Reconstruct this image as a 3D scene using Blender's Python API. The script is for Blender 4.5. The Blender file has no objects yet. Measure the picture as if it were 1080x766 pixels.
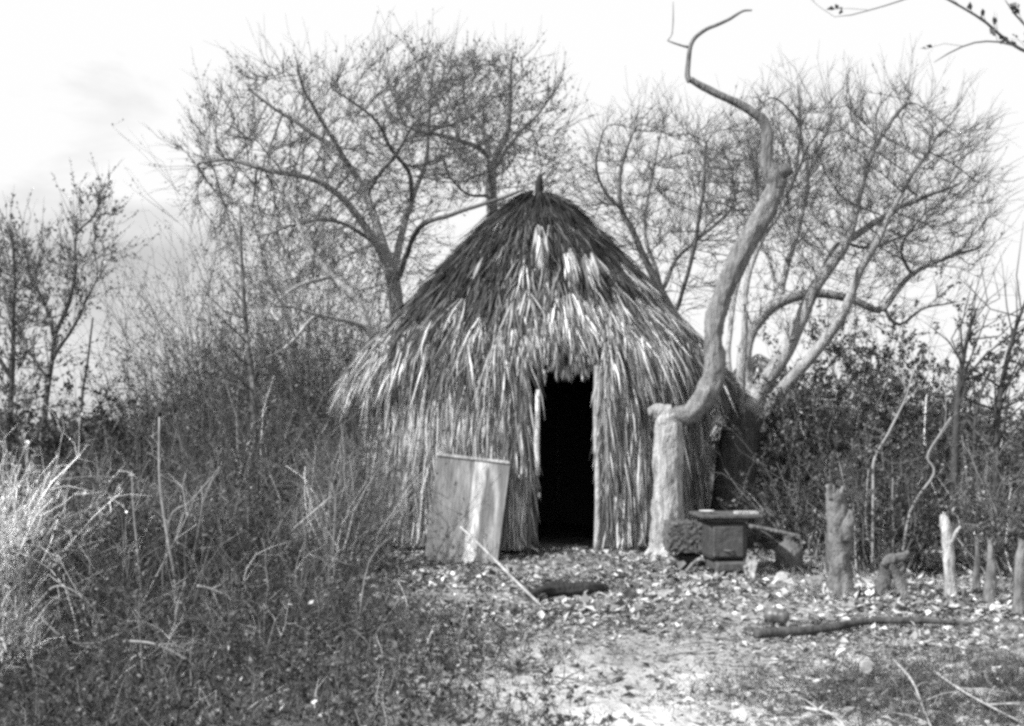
import bpy, math, random
import numpy as np
rng = np.random.default_rng(7)
random.seed(7)
S = bpy.context.scene
COL = S.collection
F, H, HY, CX = 1150.0, 1.16, 455.0, 540.0      # measured perspective of the view camera

# ------------------------------------------------------------------ helpers
def gz(x, y):
    x = np.asarray(x, float); y = np.asarray(y, float)
    near = np.exp(-((np.abs(x) / 14) ** 4 + (np.abs(y - 9) / 12) ** 4))
    z = .025 * np.sin(1.7 * x + .6 * y) + .02 * np.sin(2.9 * y - 1.1 * x + 1) + .012 * np.sin(5.3 * x + 1.7) * np.sin(4.1 * y)
    z = z + .035 * np.exp(-((x - .3) ** 2 / 5 + (y - 10.3) ** 2 / 1.1)) - .03
    z = z - .07 * np.exp(-((x - .42) ** 2 / .12 + (y - 8.2) ** 2 / .03))
    return z * near
def W(px, py, Y):
    return np.array([(px - CX) / F * Y, Y, H - (py - HY) / F * Y])
def G(px, py):
    Y = F * H / (py - HY)
    x = (px - CX) / F * Y
    return np.array([x, Y, float(gz(x, Y))])
def nrm(v):
    return v / np.maximum(np.linalg.norm(v, axis=-1, keepdims=True), 1e-9)

class Geo:
    def __init__(s): s.v = []; s.f4 = []; s.f3 = []; s.t = []; s.n = 0
    def add(s, v, f, tone):
        v = np.asarray(v, float).reshape(-1, 3); f = np.asarray(f, int)
        t = np.broadcast_to(np.asarray(tone, float), (len(v),)) if np.ndim(tone) <= 1 else tone.reshape(-1)
        s.v.append(v); s.t.append(t)
        (s.f4 if f.shape[1] == 4 else s.f3).append(f + s.n); s.n += len(v)
    def build(s, name, mat, parent=None, smooth=True, loc=None):
        V = np.concatenate(s.v)
        if loc is not None: V = V - np.asarray(loc)
        me = bpy.data.meshes.new(name)
        f4 = np.concatenate(s.f4) if s.f4 else np.zeros((0, 4), int)
        f3 = np.concatenate(s.f3) if s.f3 else np.zeros((0, 3), int)
        me.vertices.add(len(V)); me.vertices.foreach_set('co', V.ravel().astype(np.float32))
        nl = f4.size + f3.size
        me.loops.add(nl); me.loops.foreach_set('vertex_index', np.concatenate([f4.ravel(), f3.ravel()]).astype(np.int32))
        me.polygons.add(len(f4) + len(f3))
        st = np.concatenate([np.arange(len(f4)) * 4, len(f4) * 4 + np.arange(len(f3)) * 3]).astype(np.int32)
        me.polygons.foreach_set('loop_start', st)
        a = me.attributes.new('tone', 'FLOAT', 'POINT'); a.data.foreach_set('value', np.concatenate(s.t).astype(np.float32))
        me.polygons.foreach_set('use_smooth', np.full(len(f4) + len(f3), smooth))
        me.update(calc_edges=True); me.validate()
        me.materials.append(mat)
        o = bpy.data.objects.new(name, me); COL.objects.link(o)
        if parent is not None: o.parent = parent
        elif loc is not None: o.location = loc
        return o

def tubes(g, P, R, tone, sides=3, cap=False):
    """P (N,K,3) polylines, R (N,K) radii, tone (N,) -> N tubes"""
    P = np.asarray(P, float); R = np.asarray(R, float); N, K = P.shape[:2]
    T = nrm(np.gradient(P, axis=1))
    ref = np.where(np.abs(T[:, :1, 2:3]) > .8, np.array([[[1., 0, 0]]]), np.array([[[0, 0, 1.]]]))
    A = nrm(np.cross(T, np.broadcast_to(ref, T.shape))); B = np.cross(T, A)
    an = np.arange(sides) * 2 * math.pi / sides
    V = P[:, :, None] + R[:, :, None, None] * (np.cos(an)[None, None, :, None] * A[:, :, None] + np.sin(an)[None, None, :, None] * B[:, :, None])
    i = np.arange(N)[:, None, None] * K * sides; k = np.arange(K - 1)[None, :, None] * sides; j = np.arange(sides)[None, None]; j2 = (j + 1) % sides
    f = np.stack([i + k + j, i + k + j2, i + k + sides + j2, i + k + sides + j], -1).reshape(-1, 4)
    tone = np.asarray(tone, float); tone = np.repeat(tone.ravel(), sides) if tone.ndim == 2 else np.repeat(np.broadcast_to(tone, (N,)), K * sides)
    g.add(V.reshape(-1, 3), f, tone)

def tube(g, P, R, tone, sides=10, knob=0., cap=True):
    """one smooth tube with a knobbly skin and closed ends, resampled"""
    P = np.asarray(P, float); R = np.asarray(R, float)
    P, R = smooth(P, R, 10 if sides >= 12 else 4)
    K = len(P); T = nrm(np.gradient(P, axis=0))
    A = np.zeros_like(P); a = np.cross(T[0], [0, 0, 1.]) if abs(T[0][2]) < .8 else np.cross(T[0], [1., 0, 0]); a = a / np.linalg.norm(a)
    for k in range(K):
        a = a - T[k] * a.dot(T[k]); a = a / np.linalg.norm(a); A[k] = a
    B = np.cross(T, A)
    an = np.arange(sides) * 2 * math.pi / sides
    ph = rng.uniform(0, 6, 6); kk = np.arange(K)[:, None]
    bump = 1 + knob * (np.sin(2 * an[None] + kk * .37 + ph[0]) * .5 + np.sin(3 * an[None] - kk * .6 + ph[1]) * .4 + .45 * np.sin(7 * an[None] + kk * .11 + ph[2]) + .35 * np.sin(11 * an[None] - kk * .23 + ph[3]) * np.sin(kk * .31 + ph[4]) + rng.normal(0, .32, (K, sides)))
    V = P[:, None] + (R[:, None] * bump)[:, :, None] * (np.cos(an)[None, :, None] * A[:, None] + np.sin(an)[None, :, None] * B[:, None])
    k = np.arange(K - 1)[:, None] * sides; j = np.arange(sides)[None]; j2 = (j + 1) % sides
    f = np.stack([k + j, k + j2, k + sides + j2, k + sides + j], -1).reshape(-1, 4)
    V = V.reshape(-1, 3); n = len(V)
    V = np.concatenate([V, P[:1], P[-1:]])
    f3 = np.concatenate([np.stack([np.full(sides, n), (np.arange(sides) + 1) % sides, np.arange(sides)], -1),
                         np.stack([np.full(sides, n + 1), n - sides + np.arange(sides), n - sides + (np.arange(sides) + 1) % sides], -1)])
    base = g.n
    g.add(V, f, tone); g.f3.append(f3 + base)

def smooth(P, R, sub=4):
    """Catmull-Rom resample"""
    if len(P) < 3: 
        t = np.linspace(0, 1, 6)[:, None]; return P[0] * (1 - t) + P[-1] * t, R[0] * (1 - t[:, 0]) + R[-1] * t[:, 0]
    Q = np.vstack([2 * P[0] - P[1], P, 2 * P[-1] - P[-2]]); q = np.concatenate([[R[0]], R, [R[-1]]])
    out, ro = [], []
    for i in range(1, len(Q) - 2):
        for s in np.arange(sub) / sub:
            out.append(.5 * ((2 * Q[i]) + (-Q[i - 1] + Q[i + 1]) * s + (2 * Q[i - 1] - 5 * Q[i] + 4 * Q[i + 1] - Q[i + 2]) * s * s + (-Q[i - 1] + 3 * Q[i] - 3 * Q[i + 1] + Q[i + 2]) * s ** 3))
            ro.append(q[i] * (1 - s) + q[i + 1] * s)
    out.append(Q[-2]); ro.append(q[-2])
    return np.array(out), np.array(ro)

def leaves(g, C, size, tone, flat=0., dirs=None):
    """diamond leaves with a fold; C (N,3)"""
    N = len(C); size = np.broadcast_to(size, (N,))
    d = nrm(rng.normal(0, 1, (N, 3)) * np.array([1, 1, 1 - flat])) if dirs is None else nrm(dirs + rng.normal(0, .5, (N, 3)))
    u = nrm(rng.normal(0, 1, (N, 3)) * np.array([1 - flat, 1 - flat, 1]) + np.array([0, 0, .3 + 2 * flat]))
    s = nrm(np.cross(d, u)); n = np.cross(s, d)
    L = size[:, None]; w = L * rng.uniform(.22, .4, (N, 1)); up = n * w * rng.uniform(-.6, .9, (N, 1))
    m = C + d * L * .45
    V = np.stack([C, m + s * w + up, C + d * L, m - s * w + up], 1)
    b = np.arange(N)[:, None] * 4
    f = np.concatenate([b + np.array([[0, 1, 2]]), b + np.array([[0, 2, 3]])])
    g.add(V.reshape(-1, 3), f, np.repeat(np.broadcast_to(tone, (N,)), 4))

def box(g, c, sx, sy, sz, tone=.3, rot=None, jit=0.):
    v = np.array([[x, y, z] for x in (-.5, .5) for y in (-.5, .5) for z in (-.5, .5)]) * [sx, sy, sz]
    if jit: v = v + rng.normal(0, jit, v.shape)
    if rot is not None: v = v @ np.asarray(rot).T
    g.add(v + c, [[0, 1, 3, 2], [4, 6, 7, 5], [0, 4, 5, 1], [2, 3, 7, 6], [0, 2, 6, 4], [1, 5, 7, 3]], tone)
def rotz(a): c, s = math.cos(a), math.sin(a); return np.array([[c, -s, 0], [s, c, 0], [0, 0, 1.]])
def rotx(a): c, s = math.cos(a), math.sin(a); return np.array([[1., 0, 0], [0, c, -s], [0, s, c]])
def roty(a): c, s = math.cos(a), math.sin(a); return np.array([[c, 0, s], [0, 1., 0], [-s, 0, c]])
def bevel(o, w, seg=2):
    m = o.modifiers.new('b', 'BEVEL'); m.width = w; m.segments = seg; m.limit_method = 'ANGLE'; m.angle_limit = .6
    return o

def tag(o, label, cat, group=None):
    o['label'] = label; o['category'] = cat
    if group: o['group'] = group
    return o
def thing(name, label, cat, loc, group=None):
    o = bpy.data.objects.new(name, None); o.location = loc; COL.objects.link(o)
    o.empty_display_size = .1
    return tag(o, label, cat, group)
def kind(o, k, label=None):
    o['kind'] = k
    if label: o['label'] = label
    return o

# ------------------------------------------------------------------ materials
def mat(name, base=None, lo=.75, hi=1.25, scale=8., stretch=(1, 1, 1), rough=.85, spec=.2, bump=.0, bscale=30., metal=0., trans=0., patch=None):
    m = bpy.data.materials.new(name); m.use_nodes = True; nt = m.node_tree; N = nt.nodes; Lk = nt.links
    b = N['Principled BSDF']; b.inputs['Roughness'].default_value = rough; b.inputs['Specular IOR Level'].default_value = spec; b.inputs['Metallic'].default_value = metal
    tc = N.new('ShaderNodeTexCoord'); mp = N.new('ShaderNodeMapping'); mp.inputs['Scale'].default_value = stretch
    Lk.new(tc.outputs['Object'], mp.inputs[0])
    nz = N.new('ShaderNodeTexNoise'); nz.inputs['Scale'].default_value = scale; nz.inputs['Detail'].default_value = 5; nz.inputs['Roughness'].default_value = .65
    Lk.new(mp.outputs[0], nz.inputs[0])
    r = N.new('ShaderNodeMapRange'); r.inputs[1].default_value = .3; r.inputs[2].default_value = .7; r.inputs[3].default_value = lo; r.inputs[4].default_value = hi
    Lk.new(nz.outputs[0], r.inputs[0])
    mul = N.new('ShaderNodeMath'); mul.operation = 'MULTIPLY'; Lk.new(r.outputs[0], mul.inputs[0])
    if base is None:
        at = N.new('ShaderNodeAttribute'); at.attribute_name = 'tone'; Lk.new(at.outputs['Fac'], mul.inputs[1])
    else: mul.inputs[1].default_value = base
    out = mul
    if patch:      # (scale, threshold, value) lichen or worn patches
        n2 = N.new('ShaderNodeTexNoise'); n2.inputs['Scale'].default_value = patch[0]; n2.inputs['Detail'].default_value = 4
        Lk.new(mp.outputs[0], n2.inputs[0])
        r2 = N.new('ShaderNodeMapRange'); r2.inputs[1].default_value = patch[1]; r2.inputs[2].default_value = patch[1] + .12
        Lk.new(n2.outputs[0], r2.inputs[0])
        mx = N.new('ShaderNodeMix'); Lk.new(r2.outputs[0], mx.inputs[0]); Lk.new(mul.outputs[0], mx.inputs[2]); mx.inputs[3].default_value = patch[2]
        out = mx
    Lk.new(out.outputs[0], b.inputs['Base Color'])
    if bump:
        n3 = N.new('ShaderNodeTexNoise'); n3.inputs['Scale'].default_value = bscale; n3.inputs['Detail'].default_value = 4; Lk.new(mp.outputs[0], n3.inputs[0])
        bp = N.new('ShaderNodeBump'); bp.inputs['Strength'].default_value = bump; bp.inputs['Distance'].default_value = .035
        Lk.new(n3.outputs[0], bp.inputs['Height']); Lk.new(bp.outputs[0], b.inputs['Normal'])
    if trans:
        tr = N.new('ShaderNodeBsdfTranslucent'); Lk.new(out.outputs[0], tr.inputs[0]); ms = N.new('ShaderNodeMixShader'); ms.inputs[0].default_value = trans
        Lk.new(b.outputs[0], ms.inputs[1]); Lk.new(tr.outputs[0], ms.inputs[2]); Lk.new(ms.outputs[0], N['Material Output'].inputs[0])
    return m
M = dict(
    thatch=mat('thatch', lo=.65, hi=1.3, scale=5, rough=.7, spec=.25, trans=.05),
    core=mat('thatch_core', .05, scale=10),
    twig=mat('twig_bark', lo=.7, hi=1.3, scale=6),
    bark=mat('bark', lo=.4, hi=1.5, scale=14, stretch=(1, 1, .45), bump=1., bscale=35, patch=(5, .56, .42)),
    darkbark=mat('dark_bark', lo=.5, hi=1.5, scale=9, stretch=(1, 1, .4), bump=.9, bscale=22),
    pale=mat('pale_bark', lo=.35, hi=1.35, scale=16, stretch=(1.6, 1.6, .35), bump=1., bscale=38, patch=(4, .6, .12)),
    leaf=mat('leaf', lo=.7, hi=1.3, scale=4, rough=.55, spec=.4, trans=.2),
    litter=mat('dead_leaf', lo=.8, hi=1.2, scale=9, rough=.7, spec=.25, trans=.1),
    grass=mat('dry_grass', lo=.7, hi=1.3, scale=5, trans=.15),
    plank=mat('weathered_plank', lo=.4, hi=1.4, scale=4, stretch=(4, 1, .6), rough=.8, bump=.5, bscale=14, patch=(2.2, .52, .13)),
    iron=mat('rusty_iron', None, lo=.6, hi=1.6, scale=14, rough=.6, spec=.4, bump=.3),
    tin=mat('tin', .09, lo=.3, hi=2.6, scale=9, rough=.45, metal=.25),
    stone=mat('stone', lo=.6, hi=1.35, scale=12, bump=.9, bscale=25),
    wood=mat('grey_wood', lo=.4, hi=1.4, scale=16, stretch=(1, 1, .35), bump=.9, bscale=40),
    enamel=mat('enamel', .75, lo=.8, hi=1.1, rough=.4),
)

# ------------------------------------------------------------------ ground
def make_ground():
    def axis(lo, hi, st, far):
        a = np.arange(lo, hi, st); e = st * 1.35 ** np.arange(1, 60); e = np.cumsum(e); e = e[e < far]
        return np.concatenate([lo - e[::-1], a, a[-1] + e])
    xs = axis(-7, 8, .06, 2500); ys = axis(2, 14, .06, 2500)
    X, Y = np.meshgrid(xs, ys)
    Z = gz(X, Y)
    near = (np.abs(X) < 9) & (Y > 1) & (Y < 15)
    Z = Z + near * (rng.normal(0, .009, X.shape) + .012 * np.sin(9 * X + 2 * np.sin(5 * Y)) * np.sin(11 * Y + 1.5 * np.sin(7 * X)))
    V = np.stack([X, Y, Z], -1).reshape(-1, 3)
    nx, ny = len(xs), len(ys)
    i = np.arange(ny - 1)[:, None] * nx + np.arange(nx - 1)[None]
    f = np.stack([i, i + 1, i + nx + 1, i + nx], -1).reshape(-1, 4)
    # sandy yard in front of the hut, dark leaf mould elsewhere
    x, y = V[:, 0], V[:, 1]
    xb = -.2 - .26 * (y - 4.3)
    sand = 1 / (1 + np.exp(-(x - xb) * 4)) / (1 + np.exp((y - 10.2) * 2.5)) / (1 + np.exp((x - 6) * 2))
    sand = sand * (.42 + .58 / (1 + np.exp((y - 5.5) * 2.6)))
    tone = .07 + .44 * sand
    g = Geo(); g.add(V, f, tone)
    m = mat('yard_soil', lo=.45, hi=1.45, scale=2.6, rough=.95, spec=.1, bump=1., bscale=18)
    nt = m.node_tree; N = nt.nodes
    nz = [n for n in N if n.type == 'TEX_NOISE'][0]; nz.inputs['Detail'].default_value = 10; nz.inputs['Roughness'].default_value = .75
    return kind(g.build('ground', m), 'structure')
make_ground()

# ------------------------------------------------------------------ thatched hut
HX, HYC = .25, 12.1
APEX = np.array([.30, 12.1, 3.71])
def plan(th, a, b, n=2.7):
    c, s = np.cos(th), np.sin(th)
    r = (np.abs(c / a) ** n + np.abs(s / b) ** n) ** (-1 / n)
    return np.stack([HX + r * c, HYC + r * s], -1)
def frond_clumps(g, O, D, Nn, L, nl, spread, tone, wid=.011, grav=.2, lift=.06):
    """fans of narrow leaflets: O origin, D down-slope, Nn outward normal"""
    N = len(O); T = nrm(np.cross(D, Nn))
    wid = wid * .72; nl = int(nl * 1.45)
    O = np.repeat(O, nl, 0); D = np.repeat(D, nl, 0); Nn = np.repeat(Nn, nl, 0); T = np.repeat(T, nl, 0)
    L = np.repeat(L, nl) * rng.uniform(.55, 1.1, N * nl); tone = np.repeat(tone, nl)
    tn = tone * np.exp(rng.normal(-.28, .92, N * nl))
    fan = rng.normal(0, 1, N * nl) * spread
    d = nrm(D + T * fan[:, None] + Nn * rng.normal(lift, lift * .9, (N * nl, 1)))
    P = [O + T * (fan * .10)[:, None] + Nn * rng.uniform(0, .03, (N * nl, 1))]
    K = 4
    gr = rng.uniform(.3, 1.4, (N * nl, 1)) * grav
    for k in range(1, K):
        d = nrm(d + np.array([0, 0, -1]) * gr * k * .5 + rng.normal(0, .085, (N * nl, 3)))
        P.append(P[-1] + d * (L / (K - 1))[:, None])
    P = np.stack(P, 1)
    P[:, :, 2] = np.maximum(P[:, :, 2], .03 + rng.uniform(0, .05, (N * nl, 1)))
    w = rng.uniform(.6, 1.5, N * nl) * wid
    side = nrm(T + Nn * rng.normal(0, .6, (N * nl, 1)))
    prof = np.array([.6, 1., .65, .05])
    A = P - side[:, None] * (w[:, None] * prof)[:, :, None]; B = P + side[:, None] * (w[:, None] * prof)[:, :, None]
    V = np.stack([A, B], 2).reshape(-1, 3)
    b = np.arange(N * nl)[:, None, None] * K * 2; k = np.arange(K - 1)[None, :, None] * 2
    f = (b + k + np.array([0, 1, 3, 2])[None, None]).reshape(-1, 4)
    g.add(V, f, np.clip(np.repeat(tn, K * 2), .012, .85))

def patchy(x, z, s=1.):
    return .5 + .5 * np.sin(2.1 * s * x + 1.3 + 1.4 * np.sin(1.7 * s * z)) * np.sin(2.6 * s * z + .8 * s * x)

def bulge(v): return .14 * np.maximum(np.sin(math.pi * np.clip(v, 0, 1) ** 1.75), 0) ** .8
def roofpt(th, v, a, b, ze, drop=0.):
    E = plan(th, a, b); E3 = np.stack([E[:, 0], E[:, 1], ze - .14 * (1 - np.clip(-np.sin(th) * 1.4, 0, 1))], -1); v = np.clip(v, 0, 1)[:, None]
    O = E3 * (1 - v) + (APEX - [0, 0, drop]) * v; O[:, 2] += bulge(v[:, 0]); return O
DOORX = (0.21, 0.83)
def make_hut():
    root = thing('thatched_hut', 'small palm thatched hut with steep shaggy roof and dark open doorway', 'hut', (HX, HYC, 0))
    def B(g, name, m, sm=True, par=None): 
        o = g.build(name, m, par or root, smooth=sm, loc=(HX, HYC, 0)); return o
    doorL, doorR = W(559, 500, 10.4)[0], W(632, 500, 10.4)[0]
    # solid dark inner shells, added to block light behind the thatch
    def shell(name, a, b, z0, z1, gap, thick):
        g = Geo(); ths = np.linspace(0, 2 * math.pi, 161)
        for i in range(160):
            p0, p1 = plan(ths[i], a, b), plan(ths[i + 1], a, b)
            q0, q1 = plan(ths[i], a - thick, b - thick), plan(ths[i + 1], a - thick, b - thick)
            mid = (p0 + p1) / 2
            zz0 = z0
            if gap and mid[1] < HYC and doorL < mid[0] < doorR: zz0 = 1.80
            v = [[*p, z] for z in (zz0, z1) for p in (p0, p1, q1, q0)]
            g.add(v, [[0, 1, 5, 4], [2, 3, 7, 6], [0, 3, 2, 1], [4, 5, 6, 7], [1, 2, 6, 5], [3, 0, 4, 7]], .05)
        return B(g, name, M['core'], False)
    shell('wall_shell', 1.66, 1.66, -.05, 2.0, True, .05)
    g = Geo(); n = 96; ths = np.arange(n) * 2 * math.pi / n
    rows = [0, .12, .25, .4, .55, .7, .82, .92, .97, 1.0]
    V = np.concatenate([roofpt(ths, np.full(n, r), 1.82, 1.66, 1.95, .09) for r in rows])
    f = [[k * n + i, k * n + (i + 1) % n, (k + 1) * n + (i + 1) % n, (k + 1) * n + i] for k in range(9) for i in range(n)]
    g.add(V, f, .05); roofcore = B(g, 'roof_shell', M['core'])
    # wall thatch
    g = Geo(); N = 2600
    th = rng.uniform(0, 2 * math.pi, N * 2); z = rng.uniform(.28, 1.84, N * 2) 
    keep = (rng.uniform(0, 1, N * 2) < np.where(np.sin(th) < .2, 1, .5))
    th, z = th[keep], z[keep]
    p = plan(th, 1.72, 1.73)
    door = (p[:, 1] < HYC) & (p[:, 0] > doorL - .035) & (p[:, 0] < doorR + .03)
    p, th, z = p[~door], th[~door], z[~door]
    nn = nrm(np.stack([np.cos(th) * np.abs(np.cos(th)) ** .8, np.sin(th) * np.abs(np.sin(th)) ** .8, 0 * th], -1))
    O = np.stack([p[:, 0], p[:, 1], z], -1) + nn * rng.uniform(0, .08, (len(p), 1))
    D = np.tile([0, 0, -1.], (len(p), 1)) + nn * .03
    tn = .33 * (.55 + .75 * patchy(p[:, 0], z, 1.3)) * np.exp(rng.normal(0, .25, len(p)))
    nearD = np.minimum(np.abs(p[:, 0] - doorL), np.abs(p[:, 0] - doorR)) < .12
    frond_clumps(g, O, D, nn, rng.uniform(.4, .8, len(p)), 11, .09, tn, wid=.0085, lift=.03, grav=.3)
    # ragged tufts framing the doorway
    for xx, n2 in ((doorL - .085, 50), (doorR + .06, 50)):
        zz = rng.uniform(1.0, 2.0, n2); O = np.stack([xx + rng.normal(0, .025, n2), np.full(n2, HYC - 1.80), zz], -1)
        frond_clumps(g, O, np.tile([0, 0, -1.], (n2, 1)), np.tile([0, -1., 0], (n2, 1)), rng.uniform(.3, .55, n2), 8, .07, np.full(n2, .36), wid=.009, lift=.02)
    B(g, 'wall_thatch', M['thatch'], False)
    # roof thatch
    g = Geo(); N = 8200
    th = rng.uniform(0, 2 * math.pi, N); v = rng.uniform(0, 1, N) ** 1.15; v = v * .99
    keep = (np.sin(th) < .25) | (rng.uniform(0, 1, N) < .4); th, v = th[keep], v[keep]
    keep = rng.uniform(0, 1, len(v)) < (1.08 - .75 * v); th, v = th[keep], v[keep]
    O = roofpt(th, v, 1.87, 1.74, 1.88); D = nrm(roofpt(th, np.maximum(v - .03, -.0) , 1.87, 1.74, 1.88) - roofpt(th, np.maximum(v - .03, 0) + .03, 1.87, 1.74, 1.88))
    rad = nrm(np.stack([np.cos(th), np.sin(th), 0 * th], -1)); Tn = nrm(np.cross(D, rad)); Nn = nrm(np.cross(Tn, D)); Nn = np.where(Nn[:, 2:3] < 0, -Nn, Nn)
    O = O + Nn * rng.uniform(0, .12, (len(v), 1))
    dr = (np.clip((.16 - v) / .16, 0, 1) ** .8 * np.clip(-np.sin(th) * 1.5, .08, 1) * rng.uniform(.6, 1.1, len(v)))[:, None]; D = nrm(D * (1 - dr * .75) + np.array([0, 0, -1.]) * dr * .75)
    darkish = np.clip((v - .10) * 1.5, 0, 1) + rng.normal(0, .22, len(v)) + .75 * np.clip(-(O[:, 0] - .1) * .9, 0, 1) * np.clip(v * 2.2, .15, 1)  # darker towards the peak; left slope toned down to offset the sun
    tn = .32 * np.exp(-2.45 * np.clip(darkish, 0, 1.2)) * (.55 + .8 * patchy(O[:, 0], O[:, 2], 1.7)) * np.exp(rng.normal(0, .45, len(v)))
    Ln = rng.uniform(.3, .75, len(v)); dz = (O[:, 0] > doorL - .06) & (O[:, 0] < doorR + .06) & (O[:, 1] < HYC)
    Ln = np.where(dz, np.minimum(Ln, np.maximum((O[:, 2] - 1.76) / .9, .06) * rng.uniform(.75, 1.12, len(v))), Ln)
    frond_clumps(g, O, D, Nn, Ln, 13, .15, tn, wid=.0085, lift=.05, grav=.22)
    # clumps of brighter leaflets set on the upper front of the roof
    for px, py, yy in ((570, 268, 11.25), (573, 282, 11.15), (597, 300, 10.95), (620, 300, 10.95)):
        c = W(px, py - 22, yy); n2 = 5
        dd = nrm(np.tile([(c[0] - APEX[0]) * .6, -.62, -.8], (n2, 1)))
        frond_clumps(g, c + rng.normal(0, .03, (n2, 3)) + np.array([0, -.07, .05]), dd, np.tile([0, -.75, .65], (n2, 1)), np.full(n2, .42), 6, .06, np.full(n2, .38), wid=.012, lift=.02)
    # fringe over the door and eaves
    n2 = 420; th = rng.uniform(0, 2 * math.pi, n2); E = plan(th, 1.86, 1.75)
    O = np.stack([E[:, 0], E[:, 1], rng.uniform(1.72, 1.86, n2)], -1); nn = nrm(np.stack([np.cos(th), np.sin(th), 0 * th], -1))
    frond_clumps(g, O, nrm(nn * .12 + np.array([0, 0, -1.])), nn, rng.uniform(.15, .5, n2) * np.where((np.abs(E[:, 0] - (doorL + doorR) / 2) < .4) & (E[:, 1] < HYC), .28, 1.), 12, .15, np.full(n2, .26), lift=.02, grav=.5)
    roof = B(g, 'roof', M['thatch'], False)
    # apex bundle
    g = Geo(); n2 = 26; ang = rng.uniform(0, 6.28, n2)
    nn = np.stack([np.cos(ang), np.sin(ang), 0 * ang], -1)
    frond_clumps(g, np.tile(APEX + [0, 0, .03], (n2, 1)), nrm(nn + [0, 0, -.75]), nn * .5 + [0, 0, .8], rng.uniform(.3, .5, n2), 10, .2, np.full(n2, .05), lift=.05, grav=.4)
    tube(g, [APEX - [0, 0, .2], APEX + [.0, 0, .18], APEX + [.02, 0, .30]], [.05, .045, .025], .03, 8, .1)
    B(g, 'ridge_cap', M['twig'])
    # door posts and lintel
    def post(x, z1, r, name, tone, lean=0.):
        g = Geo(); y = HYC - 1.80
        tube(g, [[x, y, -.05], [x + .01, y, z1 * .35], [x - .008 + lean * .5, y, z1 * .7], [x + lean, y, z1]], [r * 1.1, r, r * .95, r * .9], tone, 9, .06)
        return B(g, name, M['wood'])
    post(doorR - .03, 1.78, .028, 'door_post', .42)
    g = Geo(); tube(g, [[doorL + .07, HYC - 1.84, .74], [doorL + .06, HYC - 1.85, 1.1], [doorL + .075, HYC - 1.84, 1.55]], [.02, .028, .024], .62, 9, .06); B(g, 'jamb_pole', M['wood'])
    g = Geo(); tube(g, [[doorL + .04, HYC - 1.72, -.04], [doorL + .05, HYC - 1.74, .8]], [.03, .028], .10, 9, .06); B(g, 'jamb_pole', M['wood'])
    post(doorL - .02, 1.8, .028, 'door_post', .16)
    g = Geo(); tube(g, [[doorL - .2, HYC - 1.69, 1.8], [0.5, HYC - 1.69, 1.82], [doorR + .2, HYC - 1.69, 1.81]], [.03, .03, .03], .15, 8); B(g, 'lintel', M['wood'])
    # interior rafters and wall poles seen dimly through the door
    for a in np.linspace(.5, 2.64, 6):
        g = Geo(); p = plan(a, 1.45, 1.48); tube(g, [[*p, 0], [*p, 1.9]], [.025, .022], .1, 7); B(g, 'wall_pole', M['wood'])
    # small pale latch block on the left jamb
    g = Geo(); c = W(568, 522, 10.42); box(g, c, .035, .03, .045, .7, jit=.003); bevel(B(g, 'latch', M['enamel'], False), .006)
make_hut()

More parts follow.
